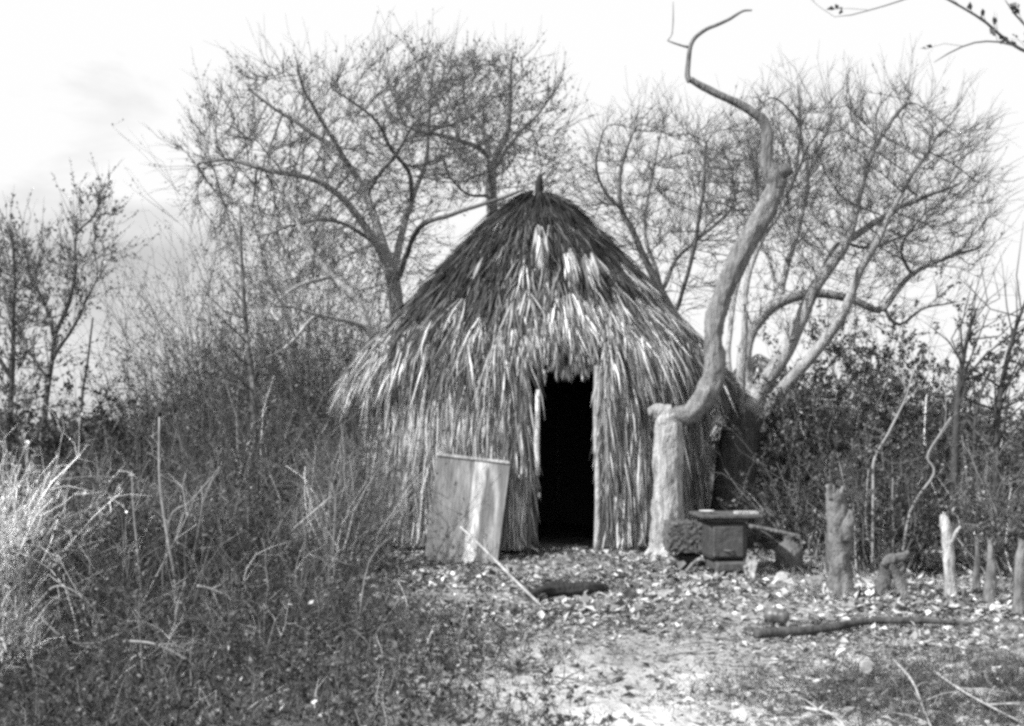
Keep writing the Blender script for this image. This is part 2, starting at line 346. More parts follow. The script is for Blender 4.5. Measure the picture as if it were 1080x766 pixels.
# ------------------------------------------------------------------ trees by space colonisation
def colonise(limbs, attract, step=.13, infl=1.2, kill=.28, iters=90, bias=(0, 0, .12), maxn=14000):
    """limbs: list of (points, r0, r1); returns nodes, parent, min radius"""
    P, par, mr = [], [], []
    for li, (pts, r0, r1) in enumerate(limbs):
        pts = np.asarray(pts, float)
        Q, _ = smooth(pts, np.zeros(len(pts)), 5)
        seg = np.linalg.norm(np.diff(Q, axis=0), axis=1); s = np.concatenate([[0], np.cumsum(seg)]); n = max(2, int(s[-1] / step))
        t = np.linspace(0, s[-1], n + 1); R = np.stack([np.interp(t, s, Q[:, k]) for k in range(3)], -1)
        R[1:-1] += rng.normal(0, step * .07, R[1:-1].shape)
        rr = np.linspace(r0, r1, n + 1)
        if li == 0: last = -1; st = 0
        else:
            d = np.linalg.norm(np.array(P) - R[0], axis=1); last = int(d.argmin()); st = 1
        for k in range(st, n + 1):
            P.append(R[k]); par.append(last); mr.append(rr[k]); last = len(P) - 1
    P = np.array(P); nodes = [P]; cnt = len(P); par = list(par); mr = list(mr)
    allP = np.zeros((maxn + 3000, 3)); allP[:cnt] = P
    A = np.asarray(attract); alive = np.ones(len(A), bool)
    def near(A, B):
        d = ((A[:, None] - B[None]) ** 2).sum(-1); i = d.argmin(1); return np.sqrt(d[np.arange(len(A)), i]), i
    nd = np.full(len(A), 1e9); ni = np.zeros(len(A), int)
    newi = np.arange(cnt)
    # trunk below the first fork should not sprout: take only nodes above zmin
    zmin = A[:, 2].min() - .2
    newi = newi[allP[newi, 2] > zmin]
    for it in range(iters):
        for ch in np.array_split(newi, max(1, len(newi) // 400)):
            if len(ch) == 0: continue
            d, i = near(A, allP[ch]); b = d < nd; nd[b] = d[b]; ni[b] = ch[i[b]]
        alive &= nd > kill
        act = alive & (nd < infl)
        if not act.any(): break
        idx = np.where(act)[0]; tgt = ni[idx]
        dirs = nrm(A[idx] - allP[tgt])
        acc = {}
        u, inv = np.unique(tgt, return_inverse=True)
        sm = np.zeros((len(u), 3)); np.add.at(sm, inv, dirs)
        pp = np.array(par)[u]; pdir = nrm(allP[u] - allP[np.maximum(pp, 0)])
        sm = nrm(sm + pdir * 1.15 + np.array(bias) * 1.3 + rng.normal(0, .12, sm.shape))
        new = allP[u] + sm * step
        dd, _ = near(new, allP[:cnt]) if cnt < 3000 else (np.concatenate([near(c_, allP[max(0, cnt - 3000):cnt])[0] for c_ in np.array_split(new, max(1, len(new) // 200))]), 0)
        ok = dd > step * .55; u, new = u[ok], new[ok]; alive[idx[~ok[inv]]] &= rng.uniform(0, 1, (~ok[inv]).sum()) > .5
        if len(new) == 0: continue
        if cnt + len(new) > maxn: break
        allP[cnt:cnt + len(new)] = new; par.extend(u.tolist()); mr.extend([0] * len(new))
        newi = np.arange(cnt, cnt + len(new)); cnt += len(new)
        # retire attractors that make a node spin in place
        if it % 8 == 7: alive &= rng.uniform(0, 1, len(A)) > .06
    return allP[:cnt], np.array(par), np.array(mr)

def tree(name, label, limbs, attract, tone, tmat, rt=.0045, ex=2.35, split=.05, twigs=1.5, twl=.3, twr=.0028, leafn=0, leafs=.05, leaft=.08, group=None, cat='tree', limb=None, **kw):
    P, par, mr = colonise(limbs, attract, **kw)
    n = len(P); acc = np.zeros(n); ch = [[] for _ in range(n)]
    for i in range(n - 1, -1, -1):
        if acc[i] == 0: acc[i] = rt ** ex
        if par[i] >= 0: acc[par[i]] += acc[i]; ch[par[i]].append(i)
    # subtract the self term for non-tip nodes is negligible
    R = np.maximum(acc ** (1 / ex), mr)
    for i in range(n):                       # never thicker than the parent
        if par[i] >= 0: R[i] = min(R[i], R[par[i]])
    root = thing(name, label, cat, tuple(P[0] * [1, 1, 0]), group)
    gt, gc = Geo(), Geo()
    stack = [(0, -1)]
    while stack:
        s, p = stack.pop(); chain = [p, s] if p >= 0 else [s]; cur = s
        while ch[cur]:
            c = max(ch[cur], key=lambda k: R[k] + 1e-6 * acc[k])
            for k in ch[cur]:
                if k != c: stack.append((k, cur))
            chain.append(c); cur = c
        if len(chain) < 2: continue
        Q = P[chain]; r = R[chain].copy()
        if p >= 0: r[0] = r[1]
        r[-1] *= .5
        Q = Q.copy(); Q[1:-1] = .5 * Q[1:-1] + .25 * (Q[:-2] + Q[2:])
        if r[0] > split:
            k = int((r > split * .8).sum()); k = max(2, min(k + 1, len(Q)))
            emit(gt, Q[:k], r[:k], tone if limb is None else np.interp(r[:k], [.10, .14], [limb, tone])[None])
            if k < len(Q): emit(gc, Q[k - 1:], r[k - 1:], tone * random.uniform(.8, 1.2))
        else: emit(gc, Q, r, tone * random.uniform(.7, 1.3))
    # fine twigs
    thin = np.where(R < .03)[0]; thin = thin[thin > 0]
    m = int(len(thin) * twigs)
    if m:
        b = thin[rng.integers(0, len(thin), m)]; o = P[b]; pd = nrm(P[b] - P[np.maximum(par[b], 0)])
        out = nrm(o - P[int(len(P) * .02)]); d = nrm(pd + out * .6 + rng.normal(0, .42, (m, 3)) + [0, 0, .25]); l = np.clip(rng.exponential(.7, m) + .2, .2, 2) * twl * .85
        p1 = o + d * l[:, None] * .5; d2 = nrm(d + rng.normal(0, .28, (m, 3)) + [0, 0, .18]); p2 = p1 + d2 * l[:, None] * .5
        tubes(gc, np.stack([o, p1, p2], 1), np.stack([np.full(m, twr * 1.1), np.full(m, twr), np.full(m, twr * .4)], 1), tone * rng.uniform(.6, 1.3, m), 3)
        m2 = int(m * 1.1); q = rng.integers(0, m, m2); t = rng.uniform(.1, 1, (m2, 1)); o2 = p1[q] * (1 - t) + p2[q] * t; d3 = nrm(d2[q] + rng.normal(0, .33, (m2, 3))); l2 = l[q][:, None] * rng.uniform(.2, .6, (m2, 1))
        tubes(gc, np.stack([o2, o2 + d3 * l2], 1), np.broadcast_to([twr * .7, twr * .35], (m2, 2)), tone * rng.uniform(.6, 1.2, m2), 3)
        if leafn:
            q = rng.integers(0, m, leafn); t = rng.uniform(.2, 1, (leafn, 1))
            gl = Geo(); leaves(gl, p1[q] * (1 - t) + p2[q] * t, rng.uniform(.6, 1.4, leafn) * leafs, leaft * np.exp(rng.normal(0, .5, leafn)), dirs=d[q])
            gl.build('foliage', M['leaf'], root, False, loc=root.location)
    loc = root.location
    if gt.v: gt.build('trunk', tmat, root, True, loc=loc)
    if gc.v: gc.build('crown', M['twig'], root, True, loc=loc)
    return root

def emit(g, Q, r, tone):
    s = 3 if r.max() < .012 else 5 if r.max() < .03 else 8 if r.max() < .07 else 12
    Q = np.asarray(Q)[None]; tubes(g, Q, np.asarray(r)[None], tone, s)

def ell(n, px, py, rx, ry, Y, ry_depth, hollow=.0):
    """attractors in an ellipsoid given by its outline and depth"""
    u = nrm(rng.normal(0, 1, (n, 3))) * (rng.uniform(hollow, 1, n) ** (1 / 3))[:, None]
    c = W(px, py, Y); k = Y / F
    return c + u * [rx * k, ry_depth, ry * k]
def L(Y, pts, r0, r1):
    """limb: list of (px, py[, depth offset])"""
    return ([W(p[0], p[1], Y + (p[2] if len(p) > 2 else 0)) for p in pts], r0, r1)

T1 = 15.5
tree('bare_tree', 'wide bare grey tree with fanning limbs behind the left of the hut roof',
     [L(T1, [(440, 560), (436, 480), (428, 400), (420, 340), (414, 290)], .15, .10),
      L(T1, [(414, 290), (393, 250, -.2), (370, 218, -.4), (345, 197, -.6), (315, 185, -.8), (280, 180, -.8), (245, 168, -.7), (206, 172, -.5)], .07, .012),
      L(T1, [(412, 285), (400, 245), (385, 203, .1), (365, 170, .2), (335, 145, .3), (305, 125, .3), (275, 104, .2), (262, 92, .2)], .075, .012),
      L(T1, [(372, 182, .15), (352, 148, 0), (332, 115, -.2), (318, 88, -.3), (312, 60, -.4)], .04, .01),
      L(T1, [(414, 288), (425, 242, .4), (438, 200, .7), (450, 168, .9), (452, 120, 1), (458, 66, 1)], .06, .01),
      L(T1, [(386, 205, .1), (402, 182, -.3), (416, 165, -.6), (430, 140, -.8)], .03, .012),
      L(T1, [(435, 212, .6), (430, 180, .3), (410, 155, 0), (396, 125, -.2), (360, 100, -.4)], .04, .01),
      L(T1, [(400, 262), (372, 240, -.6), (340, 232, -1), (300, 240, -1.2), (275, 250, -1.3)], .035, .01),
      L(T1, [(418, 300), (440, 242, -.8), (480, 225, -1.2), (515, 214, -1.5), (552, 200, -1.7)], .045, .02)],
     np.concatenate([ell(1400, 325, 178, 122, 100, T1, 2.2), ell(600, 255, 190, 55, 75, T1, 1.4), ell(1000, 430, 142, 115, 76, T1, 2), ell(700, 360, 250, 110, 75, T1, 1.8)]),
     .15, M['bark'], limb=.32, kill=.19, step=.12, rt=.005, maxn=22000, twigs=3.5, twl=.34, twr=.003, leafn=9000, leafs=.035, leaft=.16)
T2 = 18
tree('bare_tree', 'bare tree whose forked limbs rise straight behind the hut peak', 
     [L(T2, [(522, 540), (521, 400), (519, 260), (518, 172)], .13, .09),
      L(T2, [(518, 174), (510, 158), (490, 150, -.3), (460, 142, -.6), (425, 133, -.8), (400, 105, -.8)], .05, .012),
      L(T2, [(516, 166), (508, 132, .2), (492, 115, .4), (488, 80, .5)], .05, .012),
      L(T2, [(518, 172), (535, 142, -.2), (538, 95, -.3), (541, 55, -.3)], .055, .012),
      L(T2, [(520, 178), (548, 140, .4), (570, 118, .6), (592, 86, .8)], .04, .012),
      L(T2, [(520, 205), (490, 205, -.4), (465, 170, -.7)], .03, .012)],
     np.concatenate([ell(1300, 510, 130, 92, 64, T2, 2), ell(450, 550, 180, 60, 50, T2, 1.6), ell(150, 460, 110, 60, 60, T2, 1.6)]),
     .15, M['bark'], limb=.22, kill=.22, step=.14, rt=.0052, maxn=18000, twigs=3.1, twl=.36, twr=.0034, leafn=6500, leafs=.04, leaft=.16)
T3 = 13.2
tree('crooked_tree', 'crooked tree with smooth pale limbs arching low beside the left roof slope',
     [L(T3, [(432, 560), (425, 460), (408, 400), (390, 356)], .085, .06),
      L(T3, [(390, 356), (376, 318), (350, 292), (332, 270), (318, 245), (311, 225), (300, 200)], .065, .012),
      L(T3, [(352, 294), (325, 297, -.3), (300, 312, -.6), (285, 328, -.8), (300, 345, -1), (296, 360, -1)], .03, .01),
      L(T3, [(387, 345), (360, 337, -.4), (330, 332, -.8), (305, 323, -1), (285, 324, -1.2)], .032, .01),
      L(T3, [(332, 325, -.7), (318, 350, -.8), (295, 372, -.9), (272, 380, -1)], .02, .01)],
     np.concatenate([ell(220, 320, 250, 60, 50, T3, 1), ell(120, 280, 300, 40, 30, T3, 1)]),
     .14, M['pale'], limb=.5, split=.018, kill=.26, step=.1, rt=.0035, twigs=1.6, twl=.3, leafn=600, leafs=.03, leaft=.12)
T4 = 16
tree('bare_tree', 'dark limbed bare tree behind the right roof slope', 
     [L(T4, [(735, 560), (730, 430), (722, 360), (710, 332)], .11, .08),
      L(T4, [(710, 332), (692, 300), (672, 252), (656, 222), (653, 190), (662, 155), (672, 130)], .07, .012),
      L(T4, [(698, 308), (715, 272, .4), (748, 242, .8), (775, 215, 1), (770, 170, 1)], .035, .01),
      L(T4, [(656, 222), (640, 205, -.3), (628, 175, -.5), (640, 130, -.6)], .03, .01),
      L(T4, [(700, 310), (680, 240, .8), (690, 180, 1), (700, 130, 1.1)], .035, .01),
      L(T4, [(712, 335), (730, 270, -.5), (742, 200, -.8), (745, 150, -.9)], .03, .01)],
     np.concatenate([ell(1300, 690, 208, 88, 78, T4, 2), ell(600, 760, 200, 60, 72, T4, 2), ell(250, 630, 210, 40, 60, T4, 1.2), ell(500, 700, 280, 75, 60, T4, 1.5)]),
     .12, M['darkbark'], kill=.2, step=.13, rt=.0048, maxn=18000, twigs=3, twl=.36, twr=.003, leafn=900, leafs=.035, leaft=.14)
T5 = 11.6
tree('many_stemmed_tree', 'large bare tree with several stems spreading right from one dark trunk beside the hut',
     [L(T5, [(771, 575), (774, 520), (780, 460), (788, 436)], .26, .19),
      L(T5, [(790, 440), (803, 410), (834, 362), (858, 306), (893, 255), (908, 195), (925, 150), (958, 106)], .10, .016),
      L(T5, [(795, 446), (830, 405, -.3), (868, 362, -.5), (890, 330, -.7), (902, 296, -.8), (922, 260, -.9), (950, 205, -1), (985, 150, -1.1)], .078, .012),
      L(T5, [(782, 412, .2), (790, 352, .3), (820, 320, .4), (860, 309, .5), (900, 316, .5), (930, 328, .5), (958, 292, .4), (1000, 272, .3), (1036, 262, .3)], .085, .012),
      L(T5, [(930, 328, .5), (948, 345, .5), (972, 326, .4), (1012, 318, .4)], .022, .007),
      L(T5, [(893, 256), (930, 230, .2), (960, 214, .4), (1012, 195, .6)], .045, .01),
      L(T5, [(822, 320, .4), (826, 296, .8), (842, 240, 1.1), (852, 198, 1.3), (850, 150, 1.4)], .05, .01),
      L(T5, [(862, 300, .1), (882, 258, .6), (912, 262, .8), (942, 254, 1), (990, 230, 1.1)], .03, .008),
      L(T5, [(780, 440, -.2), (783, 400, -.3), (785, 345, -.4), (787, 300, -.4), (802, 255, -.3), (828, 212, -.2), (850, 160, 0)], .042, .012),
      L(T5, [(828, 212, -.2), (838, 186, .2), (844, 140, .3), (841, 90, .3)], .02, .007),
      L(T5, [(844, 128, .3), (822, 106, .2), (805, 96, .1)], .012, .005),
      L(T5, [(780, 440), (768, 380, .8), (778, 300, 1.2), (800, 230, 1.4), (790, 150, 1.5)], .04, .01),
      L(T5, [(960, 292, .4), (950, 260, .3), (975, 225, .2)], .02, .007)],
     np.concatenate([ell(2600, 905, 208, 134, 106, T5, 1.7), ell(1200, 835, 182, 90, 82, T5, 1.3), ell(400, 985, 250, 60, 60, T5, 1), ell(200, 860, 330, 90, 40, T5, 1)]),
     .10, M['pale'], limb=.38, split=.03, kill=.13, step=.09, infl=.9, rt=.0034, ex=2.35, maxn=26000, twigs=2.8, twl=.26, twr=.0022, leafn=700, leafs=.03, leaft=.12)  # sun on the limbs and shade on the trunk are in these tones
# foliage-bearing trees at the far left edge
T6 = 13
tree('leafy_tree', 'thin dark tree with ragged hazy leaf clumps and a tall fork beside the leaning pole',
     [L(T6, [(40, 562), (44, 470), (52, 399), (57, 355), (46, 319), (30, 285), (24, 250)], .05, .012),
      L(T6, [(57, 354), (73, 319, .2), (80, 280, .3), (80, 246, .4), (97, 232, .5), (108, 208, .5)], .03, .01),
      L(T6, [(50, 400), (30, 370), (16, 330), (8, 300)], .02, .008),
      L(T6, [(52, 380), (75, 350), (95, 310), (105, 290)], .02, .008)],
     np.concatenate([ell(90, 98, 235, 28, 35, T6, .5), ell(80, 78, 290, 34, 40, T6, .8), ell(90, 20, 300, 30, 60, T6, .8)]),
     .08, M['darkbark'], split=.03, kill=.2, step=.11, rt=.0042, twigs=3.4, twl=.42, leafn=5200, leafs=.036, leaft=.28)
tree('leafy_tree', 'leafy grey tree cut off by the left edge of the picture',
     [L(T6 - 1, [(5, 572), (12, 400), (15, 330), (14, 268), (10, 240)], .05, .012),
      L(T6 - 1, [(13, 400), (-30, 340), (-60, 290)], .03, .01)],
     np.concatenate([ell(200, -5, 310, 45, 80, T6 - 1, 1), ell(90, 10, 410, 45, 50, T6 - 1, .8)]),
     .08, M['darkbark'], split=.03, kill=.2, step=.11, rt=.0042, twigs=3, twl=.42, leafn=6800, leafs=.036, leaft=.25)
# tree outside the frame whose twigs hang in at the top right
tree('overhanging_tree', 'thin leaf tipped branches reaching in at the top right corner',
     [L(7.5, [(1290, 640), (1270, 400), (1240, 240), (1200, 120)], .1, .05),
      L(7.5, [(1200, 125), (1140, 80, -.3), (1078, 54, -.4), (1050, 34, -.4), (1020, 10, -.5), (985, -8, -.5)], .02, .005),
      L(7.5, [(1140, 80, -.3), (1090, 58, -.5), (1060, 45, -.5), (1025, 44, -.6), (995, 58, -.6), (985, 66, -.6)], .01, .004),
      L(7.5, [(1180, 60, -.3), (1100, 40, -.3), (1075, 20, -.3), (1060, 0, -.3)], .015, .005),
      L(7.5, [(1030, 16, -.5), (985, -8, -.5), (950, 2, -.5), (905, 14, -.5), (880, 18, -.5)], .007, .003)],
     ell(40, 1200, 60, 110, 90, 7.5, 1), .1, M['darkbark'], split=.04, kill=.2, step=.1, rt=.0035, twigs=.5, twl=.14, twr=.0018, leafn=120, leafs=.045, leaft=.07)

# foreground twisted tree, built by hand
def twisted():
    Y = 9.75
    base = W(700, 590, Y); root = thing('twisted_tree', 'pale twisted tree with kinked trunk and one bare crooked limb beside the hut doorway', 'tree', (base[0], Y, 0))
    g = Geo()
    def T(pts, rad, tone, sides=18, knob=.05): tube(g, [W(p[0], p[1], Y + (p[2] if len(p) > 2 else 0)) for p in pts], np.array(rad) * Y / F, tone, sides, knob)
    T([(700, 600), (702, 575), (704, 540), (704, 500), (705, 460), (706, 440), (710, 432)], [23, 17, 16, 15.5, 15, 14, 8], .42, 36, .09)
    for a in np.linspace(0, 6.28, 8)[:-1]:       # root flare
        a += random.uniform(-.3, .3); dx, dy = math.cos(a), math.sin(a); r = random.uniform(28, 44)
        T([(702, 565 + random.uniform(-6, 6), 0), (702 + dx * 17, 586, dy * .14), (702 + dx * r, 598, dy * r * .008)], [9, 7, 2], .5, 12, .1)
    T([(688, 439), (706, 439), (727, 437), (741, 422), (752, 400), (754, 378), (752, 358), (756, 330), (769, 295), (785, 262), (802, 232), (815, 205), (821, 190)],
      [5, 9, 10.5, 11.5, 12, 10.5, 9.5, 10, 10.6, 11, 10.6, 10, 8.5], .24, 30, .1)
    T([(684, 436), (694, 434), (706, 436)], [5, 8, 10], .36, 12, .1)
    T([(819, 200), (815, 184), (809, 172), (809, 155), (809, 140), (805, 128), (796, 120), (780, 110), (760, 101), (742, 92), (728, 84)],
      [9.5, 10.5, 7.5, 6.2, 6, 5.6, 4.8, 4.2, 3.9, 3.8, 3.3], .2, 14, .06)
    T([(812, 182), (824, 182), (833, 177)], [10, 8, 6.5], .16, 12, .1)
    T([(728, 86), (725, 80), (726, 66), (728, 50), (733, 40), (745, 31), (757, 26), (770, 20), (783, 12), (793, 11)], [3.6, 3, 2.5, 2.2, 2.2, 2, 1.8, 1.6, 1.3, .9], .22, 8, .05)
    T([(728, 50), (722, 49), (712, 46), (704, 43)], [1.8, 1.2, .9, .6], .2, 6)
    g.build('trunk', M['pale'], root, True, loc=root.location)
    g = Geo()
    T([(709, 36), (710, 22), (710, 2)], [.4, .6, .3], .1, 5, 0)
    T([(704, 43), (708, 38), (709, 34)], [.5, .4, .4], .1, 5, 0)
    g.build('twig', M['twig'], root, True, loc=root.location)
twisted()

# ------------------------------------------------------------------ bushes and thickets
def bush(name, label, px, pw, top, base_py, Y, dep, ns, nl, stone=.14, ltone=.07, lsize=.05, cat='bush', group=None, wild=.25, thick=.008, lean=0., leaflow=.15):
    c = W(px, base_py, Y); k = Y / F; w = pw * k / 2; h = (H - (top - HY) * k) * 1.16; ns = int(ns * 1.3)
    root = thing(name, label, cat, (c[0], Y, float(gz(c[0], Y))), group)
    g = Geo()
    a = rng.uniform(0, 6.28, ns); r = np.sqrt(rng.uniform(0, 1, ns))
    bx = c[0] + np.cos(a) * r * w * .6; by = Y + np.sin(a) * r * dep * .6
    hh = h * rng.uniform(.45, 1.05, ns) * (1 - .35 * r ** 2)
    K = 6; P = np.zeros((ns, K, 3)); P[:, 0] = np.stack([bx, by, gz(bx, by) - .02], -1)
    d = nrm(np.stack([np.cos(a) * r * wild * 1.6 + lean, np.sin(a) * r * wild * 1.6, np.ones(ns)], -1) + rng.normal(0, wild * .5, (ns, 3)))
    for q in range(1, K):
        d = nrm(d + rng.normal(0, .16, (ns, 3))); P[:, q] = P[:, q - 1] + d * (hh / (K - 1))[:, None]
    R = thick * rng.uniform(.5, 1.3, (ns, 1)) * np.linspace(1, .25, K)[None]
    stone = stone * .68; tubes(g, P, R, stone * 1.4 * np.exp(rng.normal(0, .8, ns)), 4)
    # side twigs, two generations
    nt = ns * 7; s = rng.integers(0, ns, nt); q = rng.integers(1, K - 1, nt); f = rng.uniform(0, 1, (nt, 1))
    o = P[s, q] * (1 - f) + P[s, q + 1] * f
    dd = nrm(nrm(P[s, q + 1] - P[s, q]) + rng.normal(0, .7, (nt, 3))); ln = (hh[s] * rng.uniform(.12, .38, nt))[:, None]
    a1 = o + dd * ln * .5; a2 = a1 + nrm(dd + rng.normal(0, .4, (nt, 3)) + [0, 0, .15]) * ln * .5
    T = np.stack([o, a1, a2], 1); tubes(g, T, np.broadcast_to([thick * .38, thick * .3, thick * .12], (nt, 3)), stone * np.exp(rng.normal(0, .4, nt)), 3)
    n2 = nt * 2; s = rng.integers(0, nt, n2); f = rng.uniform(0, 1, (n2, 1)); o = T[s, 1] * (1 - f) + T[s, 2] * f
    dd = nrm(T[s, 2] - T[s, 1] + rng.normal(0, .08, (n2, 3))); ln2 = ln[s] * rng.uniform(.3, .7, (n2, 1))
    b1 = o + dd * ln2 * .5; b2 = b1 + nrm(dd + rng.normal(0, .4, (n2, 3))) * ln2 * .5
    T2 = np.stack([o, b1, b2], 1); tubes(g, T2, np.broadcast_to([thick * .22, thick * .2, thick * .1], (n2, 3)), stone * np.exp(rng.normal(0, .4, n2)), 3)
    g.build('stems', M['twig'], root, True, loc=root.location)
    nl = int(nl * 1.7); lsize *= .74
    if nl:
        gl = Geo(); s = rng.integers(0, n2, nl); f = rng.uniform(0, 1, (nl, 1)); C = T2[s, 1] * (1 - f) + T2[s, 2] * f
        C = C[C[:, 2] > h * leaflow * rng.uniform(0, 1.5, len(C))]
        leaves(gl, C, rng.uniform(.5, 1.4, len(C)) * lsize, ltone * .85 * np.exp(rng.normal(0, .65, len(C))))
        gl.build('foliage', M['leaf'], root, False, loc=root.location)
    return root

# left thicket, back to front
bush('bush', 'hazy tall twiggy bush rising highest left of the hut, behind the whip stem', 290, 260, 262, 545, 14.6, 1.2, 230, 9000, .15, .15, .04, thick=.008)
bush('bush', 'loose pale twiggy bush standing against the open sky left of the whip stem', 222, 140, 275, 545, 14, 1, 130, 4200, .17, .17, .045, thick=.007)
bush('bush', 'brushy shrub with bare forked stems near the low grey sky at left', 165, 100, 395, 540, 12, .9, 70, 1500, .16, .09, .05)
bush('bush', 'small dark round leafed bush beside the thin leaning pole', 118, 72, 424, 545, 11.6, .5, 70, 5200, .06, .04, .06)
bush('bush', 'dark leafy bush under the left edge trees', 14, 100, 400, 540, 11.5, .8, 60, 3400, .08, .06, .065)
bush('bush', 'dense twiggy bush pressed against the left wall of the hut', 392, 90, 400, 570, 11.5, .55, 150, 2200, .17, .08, .04, thick=.007)
bush('bush', 'dense dark tangle of brush in the middle of the left thicket', 270, 220, 408, 560, 10.9, .8, 170, 3800, .16, .08, .045)
bush('bush', 'thick dark brush at the left end of the thicket', 120, 190, 465, 570, 10, .8, 120, 4200, .12, .055, .05)
bush('bush', 'thin grey brush leaning in front of the plank panel side of the hut', 358, 100, 435, 590, 9.2, .5, 100, 700, .22, .08, .035, thick=.006, lean=.12)
bush('bush', 'low twiggy brush in front of the thicket centre', 240, 190, 500, 600, 8.3, .6, 120, 3000, .19, .07, .04, thick=.006)
bush('bush', 'low tangled brush at the left below the horizon', 80, 180, 490, 620, 7.2, .6, 110, 2600, .18, .07, .045, thick=.006)
bush('bush', 'scrub toned overexposed white at the left edge of the picture', -8, 62, 455, 640, 6.7, .3, 110, 1800, .95, .6, .028, thick=.006)  # overexposed edge glare put into the stem and leaf tones
bush('bush', 'dense mid grey brush filling the gap between the left tree trunks and the roof slope', 365, 210, 275, 541, 14.6, 1, 230, 6500, .12, .10, .045, thick=.009)
# right thicket
bush('shrub', 'dense dark shrub mass right of the many stemmed tree', 878, 150, 362, 570, 12.0, .8, 100, 15000, .13, .09, .05)
bush('shrub', 'dark rounded shrub with the highest leafy top on the right', 935, 165, 350, 580, 12.3, .9, 100, 16000, .13, .09, .055)
bush('shrub', 'sunlit twiggy shrub near the right edge', 1020, 150, 385, 590, 11.4, .8, 90, 9000, .17, .10, .05)
bush('shrub', 'leafy shrub drooping beside the old stove', 858, 75, 445, 590, 10.5, .45, 55, 3400, .16, .09, .045, wild=.45)
bush('shrub', 'low tangled shrub behind the forked stump', 930, 120, 470, 600, 9.4, .5, 70, 3600, .13, .07, .045)
bush('shrub', 'pale low brush behind the cut stumps at the right edge', 1060, 90, 475, 610, 9, .5, 70, 2600, .22, .13, .045)

# saplings and single stems
def stem(name, label, pts, Y, r0, r1, tone, cat, side=0, m='twig', group=None, sl=.4, gravity=0):
    P = [W(p[0], p[1], Y + (p[2] if len(p) > 2 else 0)) for p in pts]
    root = thing(name, label, cat, (P[0][0], P[0][1], float(gz(P[0][0], P[0][1]))), group)
    if name != 'dead_branch': P[0][2] = float(gz(P[0][0], P[0][1])) - .02
    g = Geo(); tube(g, P, np.linspace(r0, r1, len(P)), tone, 7, .06)
    if side:
        Q, R = smooth(np.array(P), np.linspace(r0, r1, len(P)), 8); n = side
        i = rng.integers(int(len(Q) * .3), len(Q) - 1, n); o = Q[i]; t = nrm(Q[i + 1] - Q[i])
        d = nrm(t + rng.normal(0, .6, (n, 3))); l = rng.uniform(.3, 1.1, (n, 1)) * sl
        a = o + d * l * .4; b = a + nrm(d + rng.normal(0, .3, (n, 3)) + [0, 0, .2]) * l * .6
        tubes(g, np.stack([o, a, b], 1), np.stack([R[i] * .45, R[i] * .35, R[i] * .12], 1), tone * rng.uniform(.7, 1.3, n), 4)
        n2 = n * 3; s = rng.integers(0, n, n2); f = rng.uniform(0, 1, (n2, 1)); o = a[s] * (1 - f) + b[s] * f; d2 = nrm(b[s] - a[s] + rng.normal(0, .1, (n2, 3)) + [0, 0, .04]); l2 = l[s] * rng.uniform(.2, .5, (n2, 1))
        tubes(g, np.stack([o, o + d2 * l2], 1), np.stack([np.full(n2, .0022), np.full(n2, .001)], 1), tone, 3)
    g.build('stem', M[m], root, True, loc=root.location); return root
stem('sapling', 'tall dark whip thin sapling standing up out of the left thicket', [(272, 545), (270, 470), (266, 400), (260, 350), (256, 290), (252, 210)], 10.9, .045, .01, .09, 'sapling', 14, 'bark', sl=.5)
stem('bare_pole', 'thin leaning bare pole against the low grey sky at left', [(84, 500), (86, 430), (92, 385), (98, 335)], 12.8, .022, .01, .12, 'pole')
stem('sapling', 'slender dark sapling with upright forks near the right edge, left of its twin', [(1005, 600), (1006, 520), (1009, 440), (1014, 390), (1022, 350), (1030, 325)], 9.6, .04, .01, .06, 'sapling', 22, 'darkbark', sl=.9)
stem('sapling', 'dark forked sapling closest to the right edge', [(1052, 600), (1050, 520), (1052, 440), (1058, 400), (1070, 350), (1085, 310)], 9.8, .04, .012, .06, 'sapling', 22, 'darkbark', sl=.8)
stem('sapling', 'thin dark sapling among the shrubs at far right', [(1030, 600), (1032, 520), (1028, 450), (1040, 400), (1060, 370)], 10.2, .025, .008, .07, 'sapling', 12, 'darkbark', sl=.6)
stem('bent_sapling', 'pale bent stem rising in front of the dark right shrubs', [(920, 590), (921, 520), (922, 485), (938, 455), (955, 420), (962, 395)], 9.2, .013, .006, .3, 'stem', 3)
stem('slanting_branch', 'grey slanting branch caught in the shrubs above the forked stump', [(948, 575), (960, 540), (985, 500), (978, 482), (990, 460), (1003, 440)], 9.0, .012, .007, .25, 'stem', 4)
stem('broken_stick', 'short pale upright stick behind the thick stump', [(903, 562), (904, 545), (907, 517)], 10.3, .02, .019, .6, 'stick')
stalks = [('straight pale stalk standing at left, third tallest in the brush', [(152, 672), (147, 600), (141, 540), (139, 497)], 6.6, .007, .3),
          ('tallest pale stalk in the left foreground, slightly bowed', [(192, 690), (184, 610), (173, 545), (168, 500), (168, 440)], 6.4, .009, .34),
          ('short pale stalk left of the two tall ones', [(122, 605), (121, 575), (120, 552)], 7.4, .008, .26),
          ('forked pale twig bending left toward the tall bowed stalk', [(176, 585), (178, 552), (200, 530), (222, 505), (232, 492)], 7.0, .007, .25),
          ('thin grey stem standing between the bowed stalk and the hut', [(200, 650), (202, 600), (210, 555), (217, 520), (232, 495)], 7.2, .007, .2),
          ('thin upright stem in front of the panel brush, left of its pair', [(342, 615), (345, 580), (338, 545), (332, 520)], 8.2, .007, .22),
          ('thin upright stem in front of the panel brush, right of its pair', [(352, 610), (352, 570), (354, 530), (350, 510)], 8.2, .008, .22),
          ('pale stalk curving up at the bright left edge', [(20, 625), (22, 580), (15, 520), (22, 490)], 6.5, .01, .5)]
